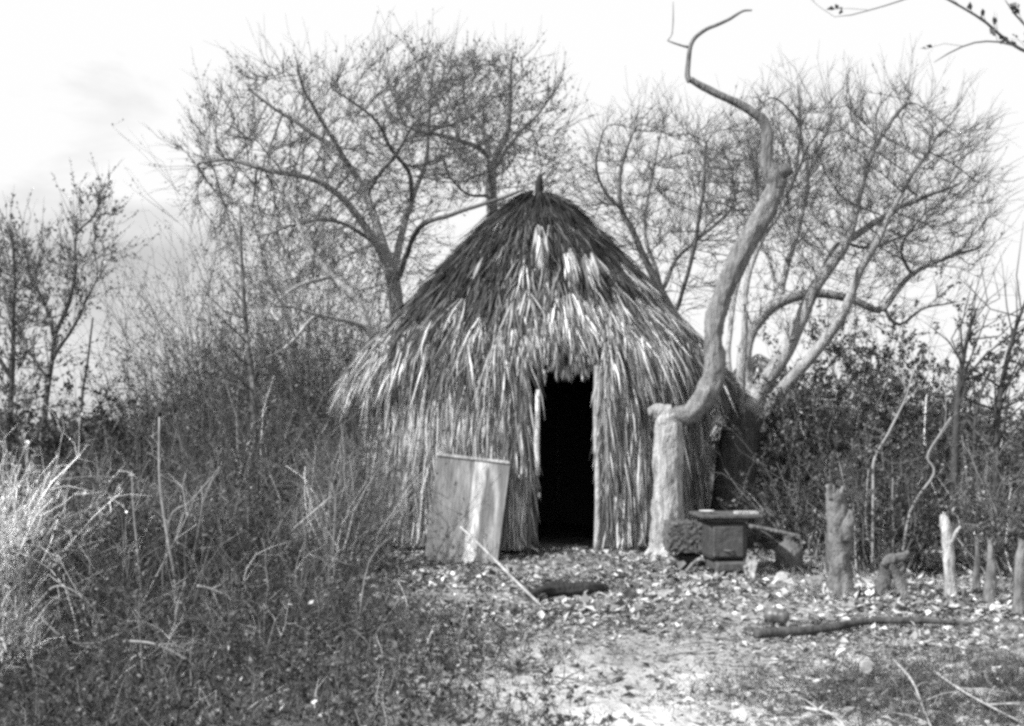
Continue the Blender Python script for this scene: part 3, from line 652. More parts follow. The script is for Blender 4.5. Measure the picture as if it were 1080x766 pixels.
for lb, pts, Y, r, t in stalks: stem('plant_stalk', lb, pts, Y, r, r * .5, t, 'stalk', 5, group='pale stalks standing in the left brush', sl=.25)
arcs = [('pale dead branch forked like antlers in the left foreground', [(30, 650), (55, 620), (75, 622), (90, 634)], 5.8, .006, .4),
        ('dead branch arching low over the left foreground brush', [(46, 655), (72, 676), (100, 678), (128, 668), (150, 660)], 5.5, .006, .3),
        ('pale broken stick lying on the brush in the left middle', [(208, 618), (225, 622), (243, 630)], 6.2, .009, .36),
        ('short pale branch slanting up in front of the dark thicket gap', [(308, 560), (325, 545), (350, 523)], 8.5, .013, .42),
        ('thin dead branch reaching down across the lower left brush', [(130, 676), (165, 680), (200, 698), (225, 716)], 5.2, .008, .34)]
for lb, pts, Y, r, t in arcs: stem('dead_branch', lb, pts, Y, r, r * .4, t * .8, 'branch', 7, group='dead branches lying in the left brush', sl=.22)

# uncountable undergrowth of the left foreground: stems, small leaves, dry grass
def field_pts(n, fn, x0, x1, y0, y1):
    out = []
    while sum(map(len, out)) < n:
        p = np.stack([rng.uniform(x0, x1, n), rng.uniform(y0, y1, n)], -1)
        out.append(p[rng.uniform(0, 1, n) < fn(p[:, 0], p[:, 1])])
    return np.concatenate(out)[:n]
def xb(y): return .30 - .27 * (y - 4.2) + .22 * np.sin(y * 2.3)
def weeds_mask(x, y): return 1 / (1 + np.exp((x - xb(y)) * 7)) * (y > 3.3)
def undergrowth():
    g = Geo(); n = 12000
    p = field_pts(n, lambda x, y: weeds_mask(x, y), -6.5, .4, 3.4, 10.2)
    hgt = (.15 + .75 * np.clip((xb(p[:, 1]) - p[:, 0]) / 2.2, 0, 1) * np.clip((p[:, 1] - 3.6) / 4, .12, 1)) * rng.uniform(.4, 1.2, n)
    K = 4; P = np.zeros((n, K, 3)); P[:, 0] = np.stack([p[:, 0], p[:, 1], gz(p[:, 0], p[:, 1]) - .01], -1)
    d = nrm(rng.normal(0, .45, (n, 3)) + [0, 0, 1])
    for q in range(1, K): d = nrm(d + rng.normal(0, .3, (n, 3))); P[:, q] = P[:, q - 1] + d * (hgt / (K - 1))[:, None]
    t = .062 * np.exp(rng.normal(0, .8, n))
    tubes(g, P, rng.uniform(.001, .0035, (n, 1)) * np.array([[1, .9, .7, .3]]), t, 3)
    m = n * 2; s = rng.integers(0, n, m); q = rng.integers(0, K - 1, m); o = P[s, q] + (P[s, q + 1] - P[s, q]) * rng.uniform(0, 1, (m, 1))
    dd = nrm(rng.normal(0, 1, (m, 3)) + [0, 0, .5]); l = hgt[s][:, None] * rng.uniform(.15, .5, (m, 1))
    T = np.stack([o, o + dd * l * .5, o + dd * l * .5 + nrm(dd + rng.normal(0, .5, (m, 3))) * l * .5], 1)
    tubes(g, T, np.broadcast_to([.0015, .0012, .0006], (m, 3)), t[s], 3)
    n = 750; p = field_pts(n, lambda x, y: weeds_mask(x + .25, y), -5.5, .2, 4.4, 9.8)
    K = 7; P = np.zeros((n, K, 3)); P[:, 0] = np.stack([p[:, 0], p[:, 1], gz(p[:, 0], p[:, 1]) - .01], -1); d = nrm(rng.normal(0, .4, (n, 3)) * [1, 1, .3] + [0, 0, 1])
    hh = rng.uniform(.25, 1.15, n) * np.clip((xb(p[:, 1]) - p[:, 0]) / 1.4, .25, 1) * np.clip((p[:, 1] - 3.4) / 3, .3, 1)
    for q in range(1, K): d = nrm(d + rng.normal(0, .17, (n, 3)) + [0, 0, -.03 * q]); P[:, q] = P[:, q - 1] + d * (hh / (K - 1))[:, None]
    tt = np.clip(.13 * np.exp(rng.normal(0, .95, n)), .03, .7); tubes(g, P, rng.uniform(.002, .0055, (n, 1)) * np.linspace(1, .3, K)[None], tt, 5)
    m2 = n * 4; s2 = rng.integers(0, n, m2); q = rng.integers(1, K - 1, m2); o = P[s2, q]; dd = nrm(nrm(P[s2, q + 1] - P[s2, q]) + rng.normal(0, .6, (m2, 3))); l = hh[s2][:, None] * rng.uniform(.1, .4, (m2, 1))
    a = o + dd * l * .5; tubes(g, np.stack([o, a, a + nrm(dd + rng.normal(0, .4, (m2, 3))) * l * .5], 1), np.broadcast_to([.0018, .0014, .0006], (m2, 3)), tt[s2], 3)
    kind(g.build('undergrowth', M['twig']), 'stuff', 'dark tangled brush and weeds covering the left foreground')
    gl = Geo(); nl = 60000; s = rng.integers(0, m, nl); f = rng.uniform(0, 1, (nl, 1)); C = T[s, 0] * (1 - f) + T[s, 2] * f
    leaves(gl, C, rng.uniform(.012, .038, nl), .055 * np.exp(rng.normal(0, .8, nl)))
    kind(gl.build('weed_leaves', M['leaf'], None, False), 'stuff', 'small leaves of the weeds in the left foreground')
undergrowth()
def blades(name, label, pts, h, w, tone, lean=.35, var=.5):
    n = len(pts); g = Geo(); K = 4; P = np.zeros((n, K, 3)); P[:, 0] = np.stack([pts[:, 0], pts[:, 1], gz(pts[:, 0], pts[:, 1]) - .01], -1)
    d = nrm(rng.normal(0, lean, (n, 3)) * [1, 1, .2] + [0, 0, 1]); hh = h * rng.uniform(.4, 1.3, n)
    sd = nrm(rng.normal(0, 1, (n, 3)) * [1, 1, 0]); 
    for q in range(1, K): d = nrm(d + sd * .22 * q * lean * 2 + [0, 0, -.12 * q]); P[:, q] = P[:, q - 1] + d * (hh / (K - 1))[:, None]
    sd2 = nrm(np.cross(sd, [0, 0, 1])); ww = w * rng.uniform(.5, 1.3, n)[:, None] * np.array([[1, .9, .6, .1]])
    V = np.stack([P - sd2[:, None] * ww[..., None], P + sd2[:, None] * ww[..., None]], 2).reshape(-1, 3)
    f = (np.arange(n)[:, None, None] * K * 2 + np.arange(K - 1)[None, :, None] * 2 + np.array([0, 1, 3, 2])[None, None]).reshape(-1, 4)
    g.add(V, f, np.repeat(tone * np.exp(rng.normal(0, var, n)), K * 2))
    return kind(g.build(name, M['grass'], None, False), 'stuff', label)
blades('grass', 'bright dry grass along the left edge', field_pts(5000, lambda x, y: np.exp(-((x + .462 * y + .02) / (.02 * y)) ** 2) + .1 * (x < -.47 * y), -6.5, -1.9, 5.2, 9.5), .38, .003, .6, .4)  # overexposure along this edge is put into the bright tone
blades('grass', 'short dark weeds and grass at the edge of the yard', field_pts(30000, lambda x, y: weeds_mask(x, y) * .9 + .10 * (np.sin(3 * x + y) > .5), -4, 4.5, 3.6, 9.5), .08, .0022, .055, .5, .7)  # tone kept low so the weeds also carry the foreground shadow
gm = lambda x, y: np.exp(-((x - 1.75) / .55) ** 2 - ((y - 4.9) / .45) ** 2) + .8 * np.exp(-((x - 2.6) / .5) ** 2 - ((y - 5.0) / .5) ** 2)
blades('grass', 'dark grass tuft patch in the right foreground', field_pts(17000, gm, .4, 4, 3.8, 6.2), .10, .0022, .075, .7, .6)
blades('grass', 'thin grass around the stumps', field_pts(5000, lambda x, y: .8 * ((x > 2.0) & (y > 7.2)) * (np.sin(2.3 * x + 3 * y) > -.3), 2, 5.2, 7.2, 9.8), .13, .0022, .22, .5, .6)

# leaf litter of the yard
def litter():
    g = Geo(); n = 90000
    def fn(x, y):
        cl = np.clip(.5 + .6 * np.sin(1.9 * x + 1.1 * y) * np.sin(2.7 * y - .7 * x + 2), .12, 1)
        yard = 1 / (1 + np.exp(-(x - xb(y)) * 3)); door = 1 - .75 * np.exp(-((x - .5) / .7) ** 2 - ((y - 9.9) / .45) ** 2)
        bright = np.where((y < 5.6), .32, 1)
        hutm = ((np.abs(x - HX) / 1.55) ** 2.7 + (np.abs(y - HYC) / 1.57) ** 2.7) > 1
        return cl * (.18 + .82 * yard) * door * bright * hutm
    p = field_pts(n, fn, -3.2, 6.2, 3.6, 10.9)
    z = gz(p[:, 0], p[:, 1]) + rng.uniform(.004, .03, n)
    size = np.clip(rng.exponential(.02, n) + .012, .012, .09) * np.where(p[:, 1] > 7, 1.25, .8)
    t = .18 * np.exp(rng.normal(0, .85, n)); t = np.clip(t, .03, .6)
    leaves(g, np.stack([p[:, 0], p[:, 1], z], -1), size, t, flat=.72)
    p = field_pts(5200, lambda x, y: .04 + .96 * (1 / (1 + np.exp(-(x - 1.3) * 2.5))) * np.exp(-((y - 7.6) / 1.1) ** 2) + .8 * np.exp(-((x + .7) / .7) ** 2 - ((y - 8.6) / .5) ** 2), -1.6, 5.5, 6.5, 9.8)
    leaves(g, np.stack([p[:, 0], p[:, 1], gz(p[:, 0], p[:, 1]) + rng.uniform(.01, .05, len(p))], -1), rng.uniform(.025, .075, len(p)), np.clip(.30 * np.exp(rng.normal(0, .6, len(p))), .05, .8), flat=.6)
    kind(g.build('leaf_litter', M['litter'], None, False), 'stuff', 'dead leaves scattered over the sandy yard')
    # fallen twigs
    g = Geo(); n = 1500; p = field_pts(n, fn, -3, 6, 3.8, 10.5); a = rng.uniform(0, 3.14, n); l = rng.uniform(.05, .35, n)
    o = np.stack([p[:, 0], p[:, 1], gz(p[:, 0], p[:, 1]) + .015], -1); d = np.stack([np.cos(a), np.sin(a), rng.normal(0, .06, n)], -1)
    P = np.stack([o, o + d * l[:, None] * .5 + rng.normal(0, .012, (n, 3)), o + d * l[:, None]], 1)
    tubes(g, P, rng.uniform(.0015, .005, (n, 1)) * np.array([[1, .9, .5]]), np.clip(.16 * np.exp(rng.normal(0, .6, n)), .04, .38), 4)
    kind(g.build('fallen_twigs', M['twig'], None, False), 'stuff', 'fallen twigs scattered over the yard')
litter()

# ------------------------------------------------------------------ stumps
def stump(label, pts, Yb, rad, tone, m, group=None, cat='stump', extra=(), jag=.1, sides=20, knob=.1):
    P = [W(a, b, Yb) for a, b in pts]
    root = thing('tree_stump', label, cat, (P[0][0], Yb, float(gz(P[0][0], Yb))), group)
    g = Geo(); tube(g, P, np.array(rad) * Yb / F, tone, sides, knob)
    for ep, er in extra: tube(g, [W(a, b, Yb - .03) for a, b in ep], np.array(er) * Yb / F, tone * 1.05, 14, .12)
    # splinters on the broken top
    top = P[-1]; n = 14; an = rng.uniform(0, 6.28, n); r = rad[-1] * Yb / F
    o = top + np.stack([np.cos(an) * r * .6, np.sin(an) * r * .6, -.03 + 0 * an], -1); e = o + np.stack([np.cos(an) * .01, np.sin(an) * .01, rng.uniform(.3, 1, n) * jag], -1)
    tubes(g, np.stack([o, e], 1), np.stack([np.full(n, r * .35), np.full(n, .002)], 1), tone * 1.4, 4)
    g.build('trunk', M[m], root, True, loc=root.location)
    for a in range(0): pass
    return root
SG = 'cut stumps along the right side of the yard'
stump('thickest knobbly stump with a swollen burl, nearest the stove', [(886, 636), (886, 615), (885, 590), (884, 565), (883, 545), (880, 520)], 7.55, [16, 13, 12, 12, 11, 9], .15, 'bark', SG,
      extra=[([(888, 570), (893, 552), (897, 538)], [9, 8, 5]), ([(878, 526), (873, 511)], [4.5, 2.5]), ([(885, 526), (889, 513)], [3.5, 1.5])], knob=.13)
stump('low dark stump forked into short broken stubs', [(931, 638), (931, 620), (934, 606), (937, 591)], 7.5, [9, 7.5, 6.5, 5], .13, 'bark', SG,
      extra=[([(953, 638), (950, 618), (944, 604), (940, 594)], [7, 6, 5, 5]), ([(931, 597), (940, 590), (950, 588), (959, 582)], [4, 6, 5, 2]), ([(947, 608), (951, 600), (952, 594)], [4, 3, 2])], jag=.05, knob=.14)
stump('slim pale peeled stump with a jagged top', [(1003, 636), (1002, 610), (1000, 580), (998, 558), (995, 545)], 7.6, [7, 6, 5.5, 6, 3.5], .42, 'wood', SG,
      extra=[([(1003, 572), (1008, 562), (1013, 555)], [2.5, 2, 1.2])], jag=.07)
stump('thin grey pointed stump right of the pale peeled one', [(1030, 626), (1030, 605), (1031, 585), (1030, 572)], 7.9, [4.5, 3.2, 2.8, 1], .15, 'wood', SG, jag=.05)
stump('leaning grey stump with a split pointed top near the right edge', [(1043, 638), (1045, 610), (1045, 590), (1044, 570)], 7.4, [7, 5.5, 4, 1.5], .2, 'wood', SG, jag=.06)
stump('pale stump cut by the right edge of the picture', [(1074, 648), (1075, 620), (1076, 590), (1078, 572)], 7.1, [6, 5.5, 5, 3], .2, 'wood', SG, jag=.06)

# ------------------------------------------------------------------ things in the yard
# leaning plank panel
def panel():
    bl, br = G(447, 566), G(524, 579); bl[1] = 9.95; bl[0] = (447 - CX) / F * 9.95; br[1] = 9.75; br[0] = (524 - CX) / F * 9.75
    tl, tr = W(461, 481, 10.28), W(538, 490, 10.12)
    root = thing('plank_panel', 'weathered wide plank panel leaning against the thatch left of the doorway', 'panel', tuple((bl + br) / 2))
    bl[2] = gz(bl[0], bl[1]) + .01; br[2] = gz(br[0], br[1]) + .0
    cuts = [0, .30, .52, .72, 1.0]; tones = [.17, .21, .46, .27]
    n = nrm(np.cross(br - bl, tl - bl)); n = n if n[1] < 0 else -n
    for i in range(4):
        a, b = cuts[i] + .002, cuts[i + 1] - .002
        q = [bl + (br - bl) * a, bl + (br - bl) * b, tl + (tr - tl) * b, tl + (tr - tl) * a]
        g = Geo(); g.add([*q, *[p - n * .022 for p in q]], [[0, 1, 2, 3], [7, 6, 5, 4], [0, 4, 5, 1], [1, 5, 6, 2], [2, 6, 7, 3], [3, 7, 4, 0]], tones[i])
        g.build('plank', M['plank'], root, False, loc=root.location)
    g = Geo(); u = nrm(tr - tl); v = nrm(tl - bl)
    q = [tl - u * .0 - v * .0, tr + u * .0, tr + v * .028, tl + v * .028]
    g.add([*[p + n * .018 for p in q], *[p - n * .026 for p in q]], [[0, 1, 2, 3], [7, 6, 5, 4], [0, 4, 5, 1], [1, 5, 6, 2], [2, 6, 7, 3], [3, 7, 4, 0]], .32)
    g.build('top_batten', M['wood'], root, False, loc=root.location)
panel()

# stove
def stove():
    Y = 8.95; c = W(763, 604, Y); x0 = c[0]; k = Y / F; z0 = float(gz(x0, Y))
    root = thing('iron_stove', 'small rusty box stove with wide flat top standing in the yard beside the twisted tree', 'stove', (x0, Y, z0))
    def part(g, name, m, bw=.006, sm=False): o = g.build(name, m, root, sm, loc=(x0, Y, z0)); 
    zt = lambda py: H - (py - HY) * k
    R = rotz(.10)
    def bb(name, px0, px1, py0, py1, d, m='iron', yo=0, bw=.02, t=.06):
        g = Geo(); cx_ = ((px0 + px1) / 2 - CX) * k; w = (px1 - px0) * k; za, zb = zt(py1), zt(py0)
        box(g, [0, 0, 0], w, d, zb - za, t, jit=0); o = g.build(name, M[m], root, False); o.location = (cx_ - x0, yo, (za + zb) / 2 - z0); o.rotation_euler.z = .08
        bevel(o, bw, 3); return o
    bb('body', 742, 783, 549, 589, .36, bw=.045, t=.04)
    bb('door', 747, 779, 553, 585, .03, yo=-.19, bw=.012, t=.06)
    bb('rim', 743, 783, 545.5, 549.3, .36, bw=.008)
    bb('cooktop', 733, 797, 541, 544.8, .46, bw=.008, t=.07)
    bb('ash_tray', 748, 783, 589.5, 600, .44, bw=.02, t=.07)
    for lx in (752, 781):
        for ly in (-.2, .2):
            g = Geo(); X = (lx - CX) * k - x0; tube(g, [[X, ly, .06], [X * 1.05, ly * 1.05, .03], [X * 1.12, ly * 1.15, -.01]], [.03, .022, .026], .07, 8)
            g.build('leg', M['iron'], root, True)
    g = Geo(); tube(g, [[-.04, -.205, .2], [.0, -.23, .2], [.04, -.205, .2]], [.007, .007, .007], .1, 7); g.build('handle', M['iron'], root, True)
    zt0 = zt(541)
    # things on the stove
    g = Geo(); n = 10
    an = np.arange(n) * 6.283 / n; V = []
    for r, z in ((.025, 0), (.055, .022), (.062, .026), (.05, .022), (.02, .006)): V += [[r * math.cos(a) * (1.1), r * math.sin(a), z] for a in an]
    f = [[q * n + i, q * n + (i + 1) % n, (q + 1) * n + (i + 1) % n, (q + 1) * n + i] for q in range(4) for i in range(n)]
    g.add(V, f, .75); o = g.build('enamel_dish', M['enamel'], None, True); o.location = ((739 - CX) * k + .03, Y - .12, zt0 + .003); tag(o, 'small white dish on the left end of the stove top', 'dish')
    g = Geo(); box(g, [0, 0, 0], .17, .09, .018, .5, jit=.003); o = g.build('wood_offcut', M['wood'], None, False); o.location = ((785 - CX) * k - .01, Y - .12, zt0 + .012); o.rotation_euler.z = .15; tag(o, 'flat pale board lying on the right end of the stove top', 'board')
stove()

def rock(name, label, px, py, wpx, hpx, tone, Y=None, cat='rock', m='stone', sub=3, rough=.16, group=None, flat=False, zoff=0.):
    c = G(px, py) if Y is None else W(px, py, Y); Y = c[1]; k = Y / F
    import bmesh
    bm = bmesh.new(); bmesh.ops.create_icosphere(bm, subdivisions=sub, radius=1)
    ph = rng.uniform(0, 6, 6)
    for v in bm.verts:
        p = v.co; d = 1 + rough * (math.sin(3 * p.x + ph[0]) * math.sin(2.5 * p.y + ph[1]) + .6 * math.sin(5 * p.z + ph[2] + 2 * p.x)) + random.gauss(0, rough * .15)
        q = np.array(p) * d; q = np.sign(q) * np.abs(q) ** .75
        v.co = (q[0] * wpx * k / 2, q[1] * wpx * k * .4, q[2] * hpx * k / 2)
    me = bpy.data.meshes.new(name); bm.to_mesh(me); bm.free()
    at = me.attributes.new('tone', 'FLOAT', 'POINT'); at.data.foreach_set('value', np.full(len(me.vertices), tone, np.float32))
    me.materials.append(M[m]); o = bpy.data.objects.new(name, me); COL.objects.link(o)
    o.location = (c[0], Y, float(gz(c[0], Y)) + hpx * k * .42 + zoff); o.rotation_euler.z = rng.uniform(0, 3)if not flat else 0
    return tag(o, label, cat, group)

# knobbly block on a dark footing left of the stove
def block():
    Y = 9.15; k = Y / F; c = W(721, 596, Y); z0 = float(gz(c[0], Y))
    b = rock('stone_footing', 'dark low stone under the rough block beside the stove', 728, 597, 26, 17, .05, Y=Y, flat=True); b.location.z = z0 + .06
    import bmesh
    bm = bmesh.new(); bmesh.ops.create_cube(bm, size=1); bmesh.ops.subdivide_edges(bm, edges=bm.edges[:], cuts=11, use_grid_fill=True)
    for v in bm.verts:
        p = v.co; nrmv = p.normalized(); s = .035 * (math.sin(p.x * 26) * math.sin(p.z * 24) * (1 if abs(p.y) > .3 else .5)) + random.gauss(0, .018)
        q = p + nrmv * s; e = max(abs(p.x), abs(p.y), abs(p.z)); 
        cnt = sum(abs(t) > .46 for t in p); q = q * (1 - .03 * (cnt > 1) - .03 * (cnt > 2))
        v.co = (q.x * 38 * k, q.y * .3, q.z * 31 * k)
    me = bpy.data.meshes.new('stone_block'); bm.to_mesh(me); bm.free()
    at = me.attributes.new('tone', 'FLOAT', 'POINT'); at.data.foreach_set('value', np.full(len(me.vertices), .10, np.float32)); me.materials.append(M['stone'])
    o = bpy.data.objects.new('stone_block', me); COL.objects.link(o); o.location = (c[0], Y, z0 + .14 + 15.5 * k); tag(o, 'rough knobbly dark block wedged between the twisted tree and the stove', 'block')
block()
# curved iron scrap and flat shard by the stove
g = Geo(); P = [G(722, 606) + [0, 0, .01], W(730, 596, 8.75), W(738, 590, 8.75), W(744, 592, 8.75)]
tube(g, P, [.012, .016, .016, .01], .25, 8, .05); tag(g.build('bent_stick', M['wood'], None, True), 'short curved grey stick resting against the stove base', 'stick')
g = Geo(); c = W(793, 601, 8.7); k = 8.7 / F
q = np.array([[-6, 0, 0], [1, 0, -2], [8, 0, 19], [-3, 0, 20], [-8, 0, 12]]) * [k, 1, k]; q[:, 1] = q[:, 2] * .35
V = np.concatenate([q, q + [0, .02, .0]]) + [c[0], c[1], float(gz(c[0], c[1]))]
g.add(V[:], [[0, 1, 6, 5], [1, 2, 7, 6], [2, 3, 8, 7], [3, 4, 9, 8], [4, 0, 5, 9]], .34); g.f3.append(np.array([[0, 2, 1], [0, 3, 2], [0, 4, 3], [5, 6, 7], [5, 7, 8], [5, 8, 9]]))
tag(g.build('tile_shard', M['stone'], None, False), 'pale broken slab leaning on the right side of the stove', 'slab')
# jug behind
g = Geo(); c = W(832, 601, 9.3); n = 16; an = np.arange(n) * 6.283 / n; V = []
for r, z in ((.0, 0), (.10, 0), (.115, .03), (.12, .12), (.115, .18), (.08, .22), (.045, .24), (.042, .28), (.05, .285), (.035, .28), (.035, .24)): V += [[c[0] + r * math.cos(a), c[1] + r * math.sin(a), float(gz(c[0], c[1])) + z] for a in an]
g.add(V, [[q * n + i, q * n + (i + 1) % n, (q + 1) * n + (i + 1) % n, (q + 1) * n + i] for q in range(10) for i in range(n)], .12)
root = thing('stone_jug', 'dim squat jug standing in the shade right of the stove', 'jug', (c[0], c[1], float(gz(c[0], c[1]))))
g.build('body', M['stone'], root, True, loc=root.location)
g = Geo(); z = float(gz(c[0], c[1])); tube(g, [[c[0] + .045, c[1], z + .27], [c[0] + .1, c[1], z + .26], [c[0] + .11, c[1], z + .2]], [.01, .01, .01], .12, 7); g.build('handle', M['stone'], root, True, loc=root.location)
# dark rail in the shade behind the stove
g = Geo(); tube(g, [W(790, 555, 10.0), W(812, 559, 10), W(845, 566, 9.9)], [.02, .02, .017], .16, 8, .05); tag(g.build('fallen_rail', M['wood'], None, True), 'dim fallen pole propped in the shade behind the stove', 'pole')
rock('rock', 'pale angular rock behind the litter right of the stove', 826, 613, 22, 14, .36)
rock('rock', 'grey rounded rock between the stove and the thick stump', 861, 616, 20, 13, .2)
rock('rock', 'low pale rock at the foot of the rough block', 712, 600, 20, 12, .28)
rock('flat_stone', 'long flat grey stone lying in front of the twisted tree', 703, 626, 40, 7, .34, rough=.1)
rock('rock', 'small pale stone left of the long flat stone', 682, 616, 13, 10, .34)
rock('rock', 'white stone in the weeds at the lower left of the yard', 502, 726, 11, 8, .7)
# log with the leaning stick
def log():
    a, b = G(556, 624), G(640, 618); root = thing('fallen_log', 'short dark charred log lying in a hollow before the doorway', 'log', tuple((a + b) / 2))
    g = Geo(); tube(g, [a + [0, 0, .045], a * .7 + b * .3 + [0, .02, .065], a * .3 + b * .7 + [0, .0, .07], b + [0, 0, .07]], [.03, .055, .062, .035], .035, 24, .16); g.build('trunk', M['darkbark'], root, True, loc=root.location)
log()
g = Geo(); A_, B_ = W(486, 556, 8.5), G(571, 630) + [0, 0, .01]; P = [A_, A_ * .66 + B_ * .34 + [0, 0, .006], A_ * .33 + B_ * .67, B_]; tube(g, P, [.009, .009, .010, .011], .42, 8, .05)
tag(g.build('propped_stick', M['wood'], None, True), 'straight pale stick slanting up over the dark log', 'stick')
# long pole and can
P = [G(796, 669), G(860, 666), G(915, 661), G(965, 662), G(1024, 663)]; P = [p + [0, 0, .055] for p in P]
g = Geo(); tube(g, P, [.03, .026, .022, .019, .013], .07, 12, .07); tag(g.build('wooden_pole', M['darkbark'], None, True), 'long dark slightly bent pole lying across the right of the yard', 'pole')
def can(px, py, r, l, yaw, label, m, tilt=0.):
    c = G(px, py); root = thing('tin_can', label, 'can', tuple(c)); R = rotz(yaw); n = 20; an = np.arange(n) * 6.283 / n
    pr = [(0, 0), (r, 0), (r * 1.05, 0), (r * 1.05, .006), (r, .01), (r, l * .33), (r * 1.03, l * .36), (r, l * .39), (r, l * .62), (r * 1.03, l * .65), (r, l * .68), (r, l - .008), (r * 1.05, l), (r * .96, l), (r * .93, l * .3), (0, l * .3)]
    V = np.array([[z - l / 2, q * math.cos(a), q * math.sin(a)] for q, z in pr for a in an]) @ R.T
    g = Geo(); g.add(V + [0, 0, r * 1.02 + .03], [[q * n + i, q * n + (i + 1) % n, (q + 1) * n + (i + 1) % n, (q + 1) * n + i] for q in range(len(pr) - 1) for i in range(n)], .3)
    g.build('can_body', M[m], root, True)
    V = np.array([[l / 2 + .003 + .012 * math.cos(a), r * .9 * math.cos(a), r * .9 * math.sin(a)] for a in an] + [[l / 2 + .02, 0, 0]])
    V = (V + [.01, -.5 * r, 0]) @ rotz(yaw + .0).T
    g = Geo(); g.add(V + [0, 0, r * 1.02 + .03], [[i, (i + 1) % n, n] for i in range(n)], .3); o = g.build('lid', M[m], root, True)
    md = o.modifiers.new('s', 'SOLIDIFY'); md.thickness = .002
    return root
can(818, 656.5, .045, .115, -.5, 'small tin can lying open on its side by the left end of the long pole', 'tin')
can(913, 711, .028, .05, 1.3, 'tiny dark can end half buried below the long pole', 'iron')
# dead branches in the right foreground
for lb, pts, r in (('thin dead branch curving through the right foreground grass', [(942, 700), (962, 722), (975, 745), (985, 770)], .007),
                   ('long straight dead twig slanting to the lower right corner', [(985, 712), (1020, 735), (1080, 757)], .007),
                   ('short dead branch crossing the bright lower edge of the yard', [(845, 742), (880, 752), (905, 775)], .008),
                   ('pale dead twig lying in the weeds at the lower centre', [(452, 760), (462, 742), (477, 722)], .006)):
    P = [G(*p) + [0, 0, .025 + .02 * (i % 2)] for i, p in enumerate(pts)]
    g = Geo(); tube(g, P, np.linspace(r, r * .5, len(P)), .4, 6, .08)
    for q in range(4):
        t = random.uniform(.2, .9) * (len(P) - 1); i = int(t); o = P[i] + (P[min(i + 1, len(P) - 1)] - P[i]) * (t - i)
        e = o + np.array([random.uniform(-.2, .2), random.uniform(-.15, .2), random.uniform(0, .06)]); tubes(g, [[o, (o + e) / 2 + [0, 0, .01], e]], [[.004, .003, .001]], .36, 4)
    tag(g.build('dead_branch', M['wood'], None, True), lb, 'branch')
# far hut seen between the stems
def far_hut():
    Y = 24; c = W(800, 455, Y); root = thing('far_hut', 'distant thatched roof peak seen between the stems of the many stemmed tree', 'hut', (c[0], Y, 0))
    g = Geo(); n = 24; an = np.arange(n) * 6.283 / n; top = W(795, 374, Y)[2]
    V = [[c[0] + 1.5 * math.cos(a), Y + 1.5 * math.sin(a), 0] for a in an] + [[c[0] + 1.5 * math.cos(a), Y + 1.5 * math.sin(a), 1.3] for a in an]
    g.add(V, [[i, (i + 1) % n, n + (i + 1) % n, n + i] for i in range(n)], .12); g.build('wall', M['thatch'], root, False, loc=root.location)
    g = Geo(); N = 900; th = rng.uniform(0, 6.28, N); v = rng.uniform(0, 1, N); ap = np.array([c[0], Y, top])
    E3 = np.stack([c[0] + 1.9 * np.cos(th), Y + 1.9 * np.sin(th), 1.2 + 0 * th], -1); D = nrm(E3 - ap); nn = nrm(np.stack([np.cos(th), np.sin(th), .8 + 0 * th], -1))
    frond_clumps(g, E3 * (1 - v[:, None]) + ap * v[:, None], D, nn, np.full(N, .6), 7, .15, np.full(N, .16), wid=.03)
    V = [[c[0] + 1.85 * math.cos(a), Y + 1.85 * math.sin(a), 1.15] for a in an] + [[*ap - [0, 0, .05]]]; g.add(V, [[i, (i + 1) % n, n] for i in range(n)], .08)
    g.build('roof', M['thatch'], root, False, loc=root.location)
far_hut()
# far brush along the horizon
g = Geo(); n = 30000
x = rng.uniform(-70, 90, n); y = 45 + rng.uniform(0, 25, n) + 6 * np.sin(x * .1); hz_ = (1.2 + .8 * np.sin(x * .35) + .5 * np.sin(x * 1.3)) * rng.uniform(.0, 1, n)
leaves(g, np.stack([x, y, np.maximum(hz_, .05)], -1), rng.uniform(.3, .7, n), .07 * np.exp(rng.normal(0, .5, n)))
kind(g.build('far_brush', M['leaf'], None, False), 'stuff', 'low dark brush along the far horizon')

# ------------------------------------------------------------------ sky, sun, camera
SE, SA = math.radians(41), math.radians(-119)     # elevation; azimuth measured clockwise from +Y (negative: left of camera, behind)
dirv = np.array([math.sin(SA) * math.cos(SE), math.cos(SA) * math.cos(SE), math.sin(SE)])
w = bpy.data.worlds.new('World'); S.world = w; w.use_nodes = True; nt = w.node_tree; N = nt.nodes; Lk = nt.links
bg = N['Background']; bg.inputs[1].default_value = .12
sky = N.new('ShaderNodeTexSky'); sky.sky_type = 'NISHITA'; sky.sun_disc = False; sky.sun_elevation = SE; sky.sun_rotation = SA % (2 * math.pi); sky.dust_density = 3
bw = N.new('ShaderNodeRGBToBW'); Lk.new(sky.outputs[0], bw.inputs[0])
tc = N.new('ShaderNodeTexCoord'); mp = N.new('ShaderNodeMapping'); mp.inputs['Scale'].default_value = (1, 1, 2.6); mp.inputs['Location'].default_value = (.9, 0, 0); Lk.new(tc.outputs['Generated'], mp.inputs[0])
cn = N.new('ShaderNodeTexNoise'); cn.inputs['Scale'].default_value = 3.2; cn.inputs['Detail'].default_value = 8; cn.inputs['Roughness'].default_value = .55; cn.inputs['Distortion'].default_value = .3; Lk.new(mp.outputs[0], cn.inputs[0])
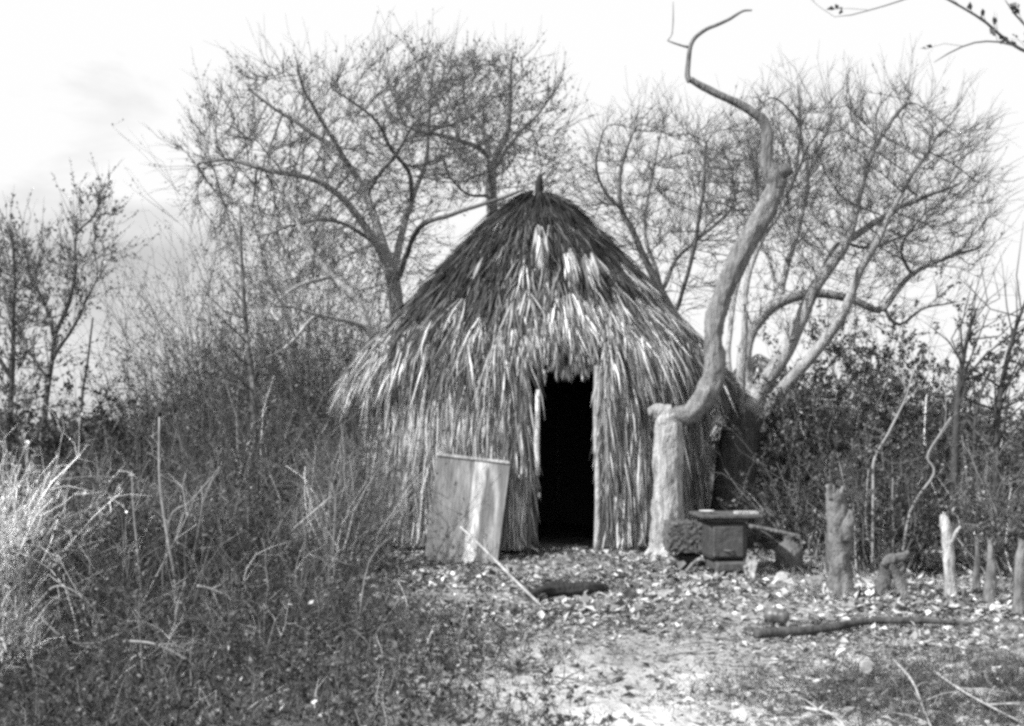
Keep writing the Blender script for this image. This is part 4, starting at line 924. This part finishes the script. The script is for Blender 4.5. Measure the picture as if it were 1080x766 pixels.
cr = N.new('ShaderNodeMapRange'); cr.inputs[1].default_value = .38; cr.inputs[2].default_value = .62; Lk.new(cn.outputs[0], cr.inputs[0])
mx = N.new('ShaderNodeMix'); Lk.new(cr.outputs[0], mx.inputs[0]); Lk.new(bw.outputs[0], mx.inputs[2]); mx.inputs[3].default_value = 5.7
vm = N.new('ShaderNodeVectorMath'); vm.operation = 'DISTANCE'; vm.inputs[1].default_value = (-.37, .92, .06); Lk.new(tc.outputs['Generated'], vm.inputs[0])
dm = N.new('ShaderNodeMapRange'); dm.interpolation_type = 'SMOOTHSTEP'; dm.inputs[1].default_value = .05; dm.inputs[2].default_value = .31; Lk.new(vm.outputs['Value'], dm.inputs[0])
cm = N.new('ShaderNodeMath'); cm.operation = 'MULTIPLY_ADD'; cm.inputs[1].default_value = .7; cm.use_clamp = True; Lk.new(cr.outputs[0], cm.inputs[0]); Lk.new(dm.outputs[0], cm.inputs[2]); Lk.new(cm.outputs[0], mx.inputs[0])
Lk.new(mx.outputs[0], bg.inputs[0])
sd = bpy.data.lights.new('sun', 'SUN'); sd.energy = 5.0; sd.angle = math.radians(.6); sd.color = (1, 1, 1)
so = bpy.data.objects.new('sun', sd); COL.objects.link(so)
from mathutils import Vector
so.rotation_euler = Vector(-dirv).to_track_quat('-Z', 'Y').to_euler(); so.location = tuple(dirv * 30)
cd = bpy.data.cameras.new('camera'); cd.sensor_width = 36; cd.lens = 36 * F / 1080; cd.shift_y = 72 / 1080; cd.clip_end = 6000; cd.clip_start = .05
co = bpy.data.objects.new('camera', cd); COL.objects.link(co); co.location = (0, 0, H); co.rotation_euler = (math.radians(90), 0, 0)
S.camera = co
S.view_settings.view_transform = 'Standard'; S.view_settings.look = 'None'; S.view_settings.gamma = 1; S.view_settings.exposure = .54; S.view_settings.use_curve_mapping = False
S.render.engine = 'CYCLES'; S.cycles.max_bounces = 5; S.cycles.diffuse_bounces = 3; S.cycles.transparent_max_bounces = 8
S.cycles.use_denoising = False
S.cycles.pixel_filter_type = 'BLACKMAN_HARRIS'; S.cycles.filter_width = 3.2
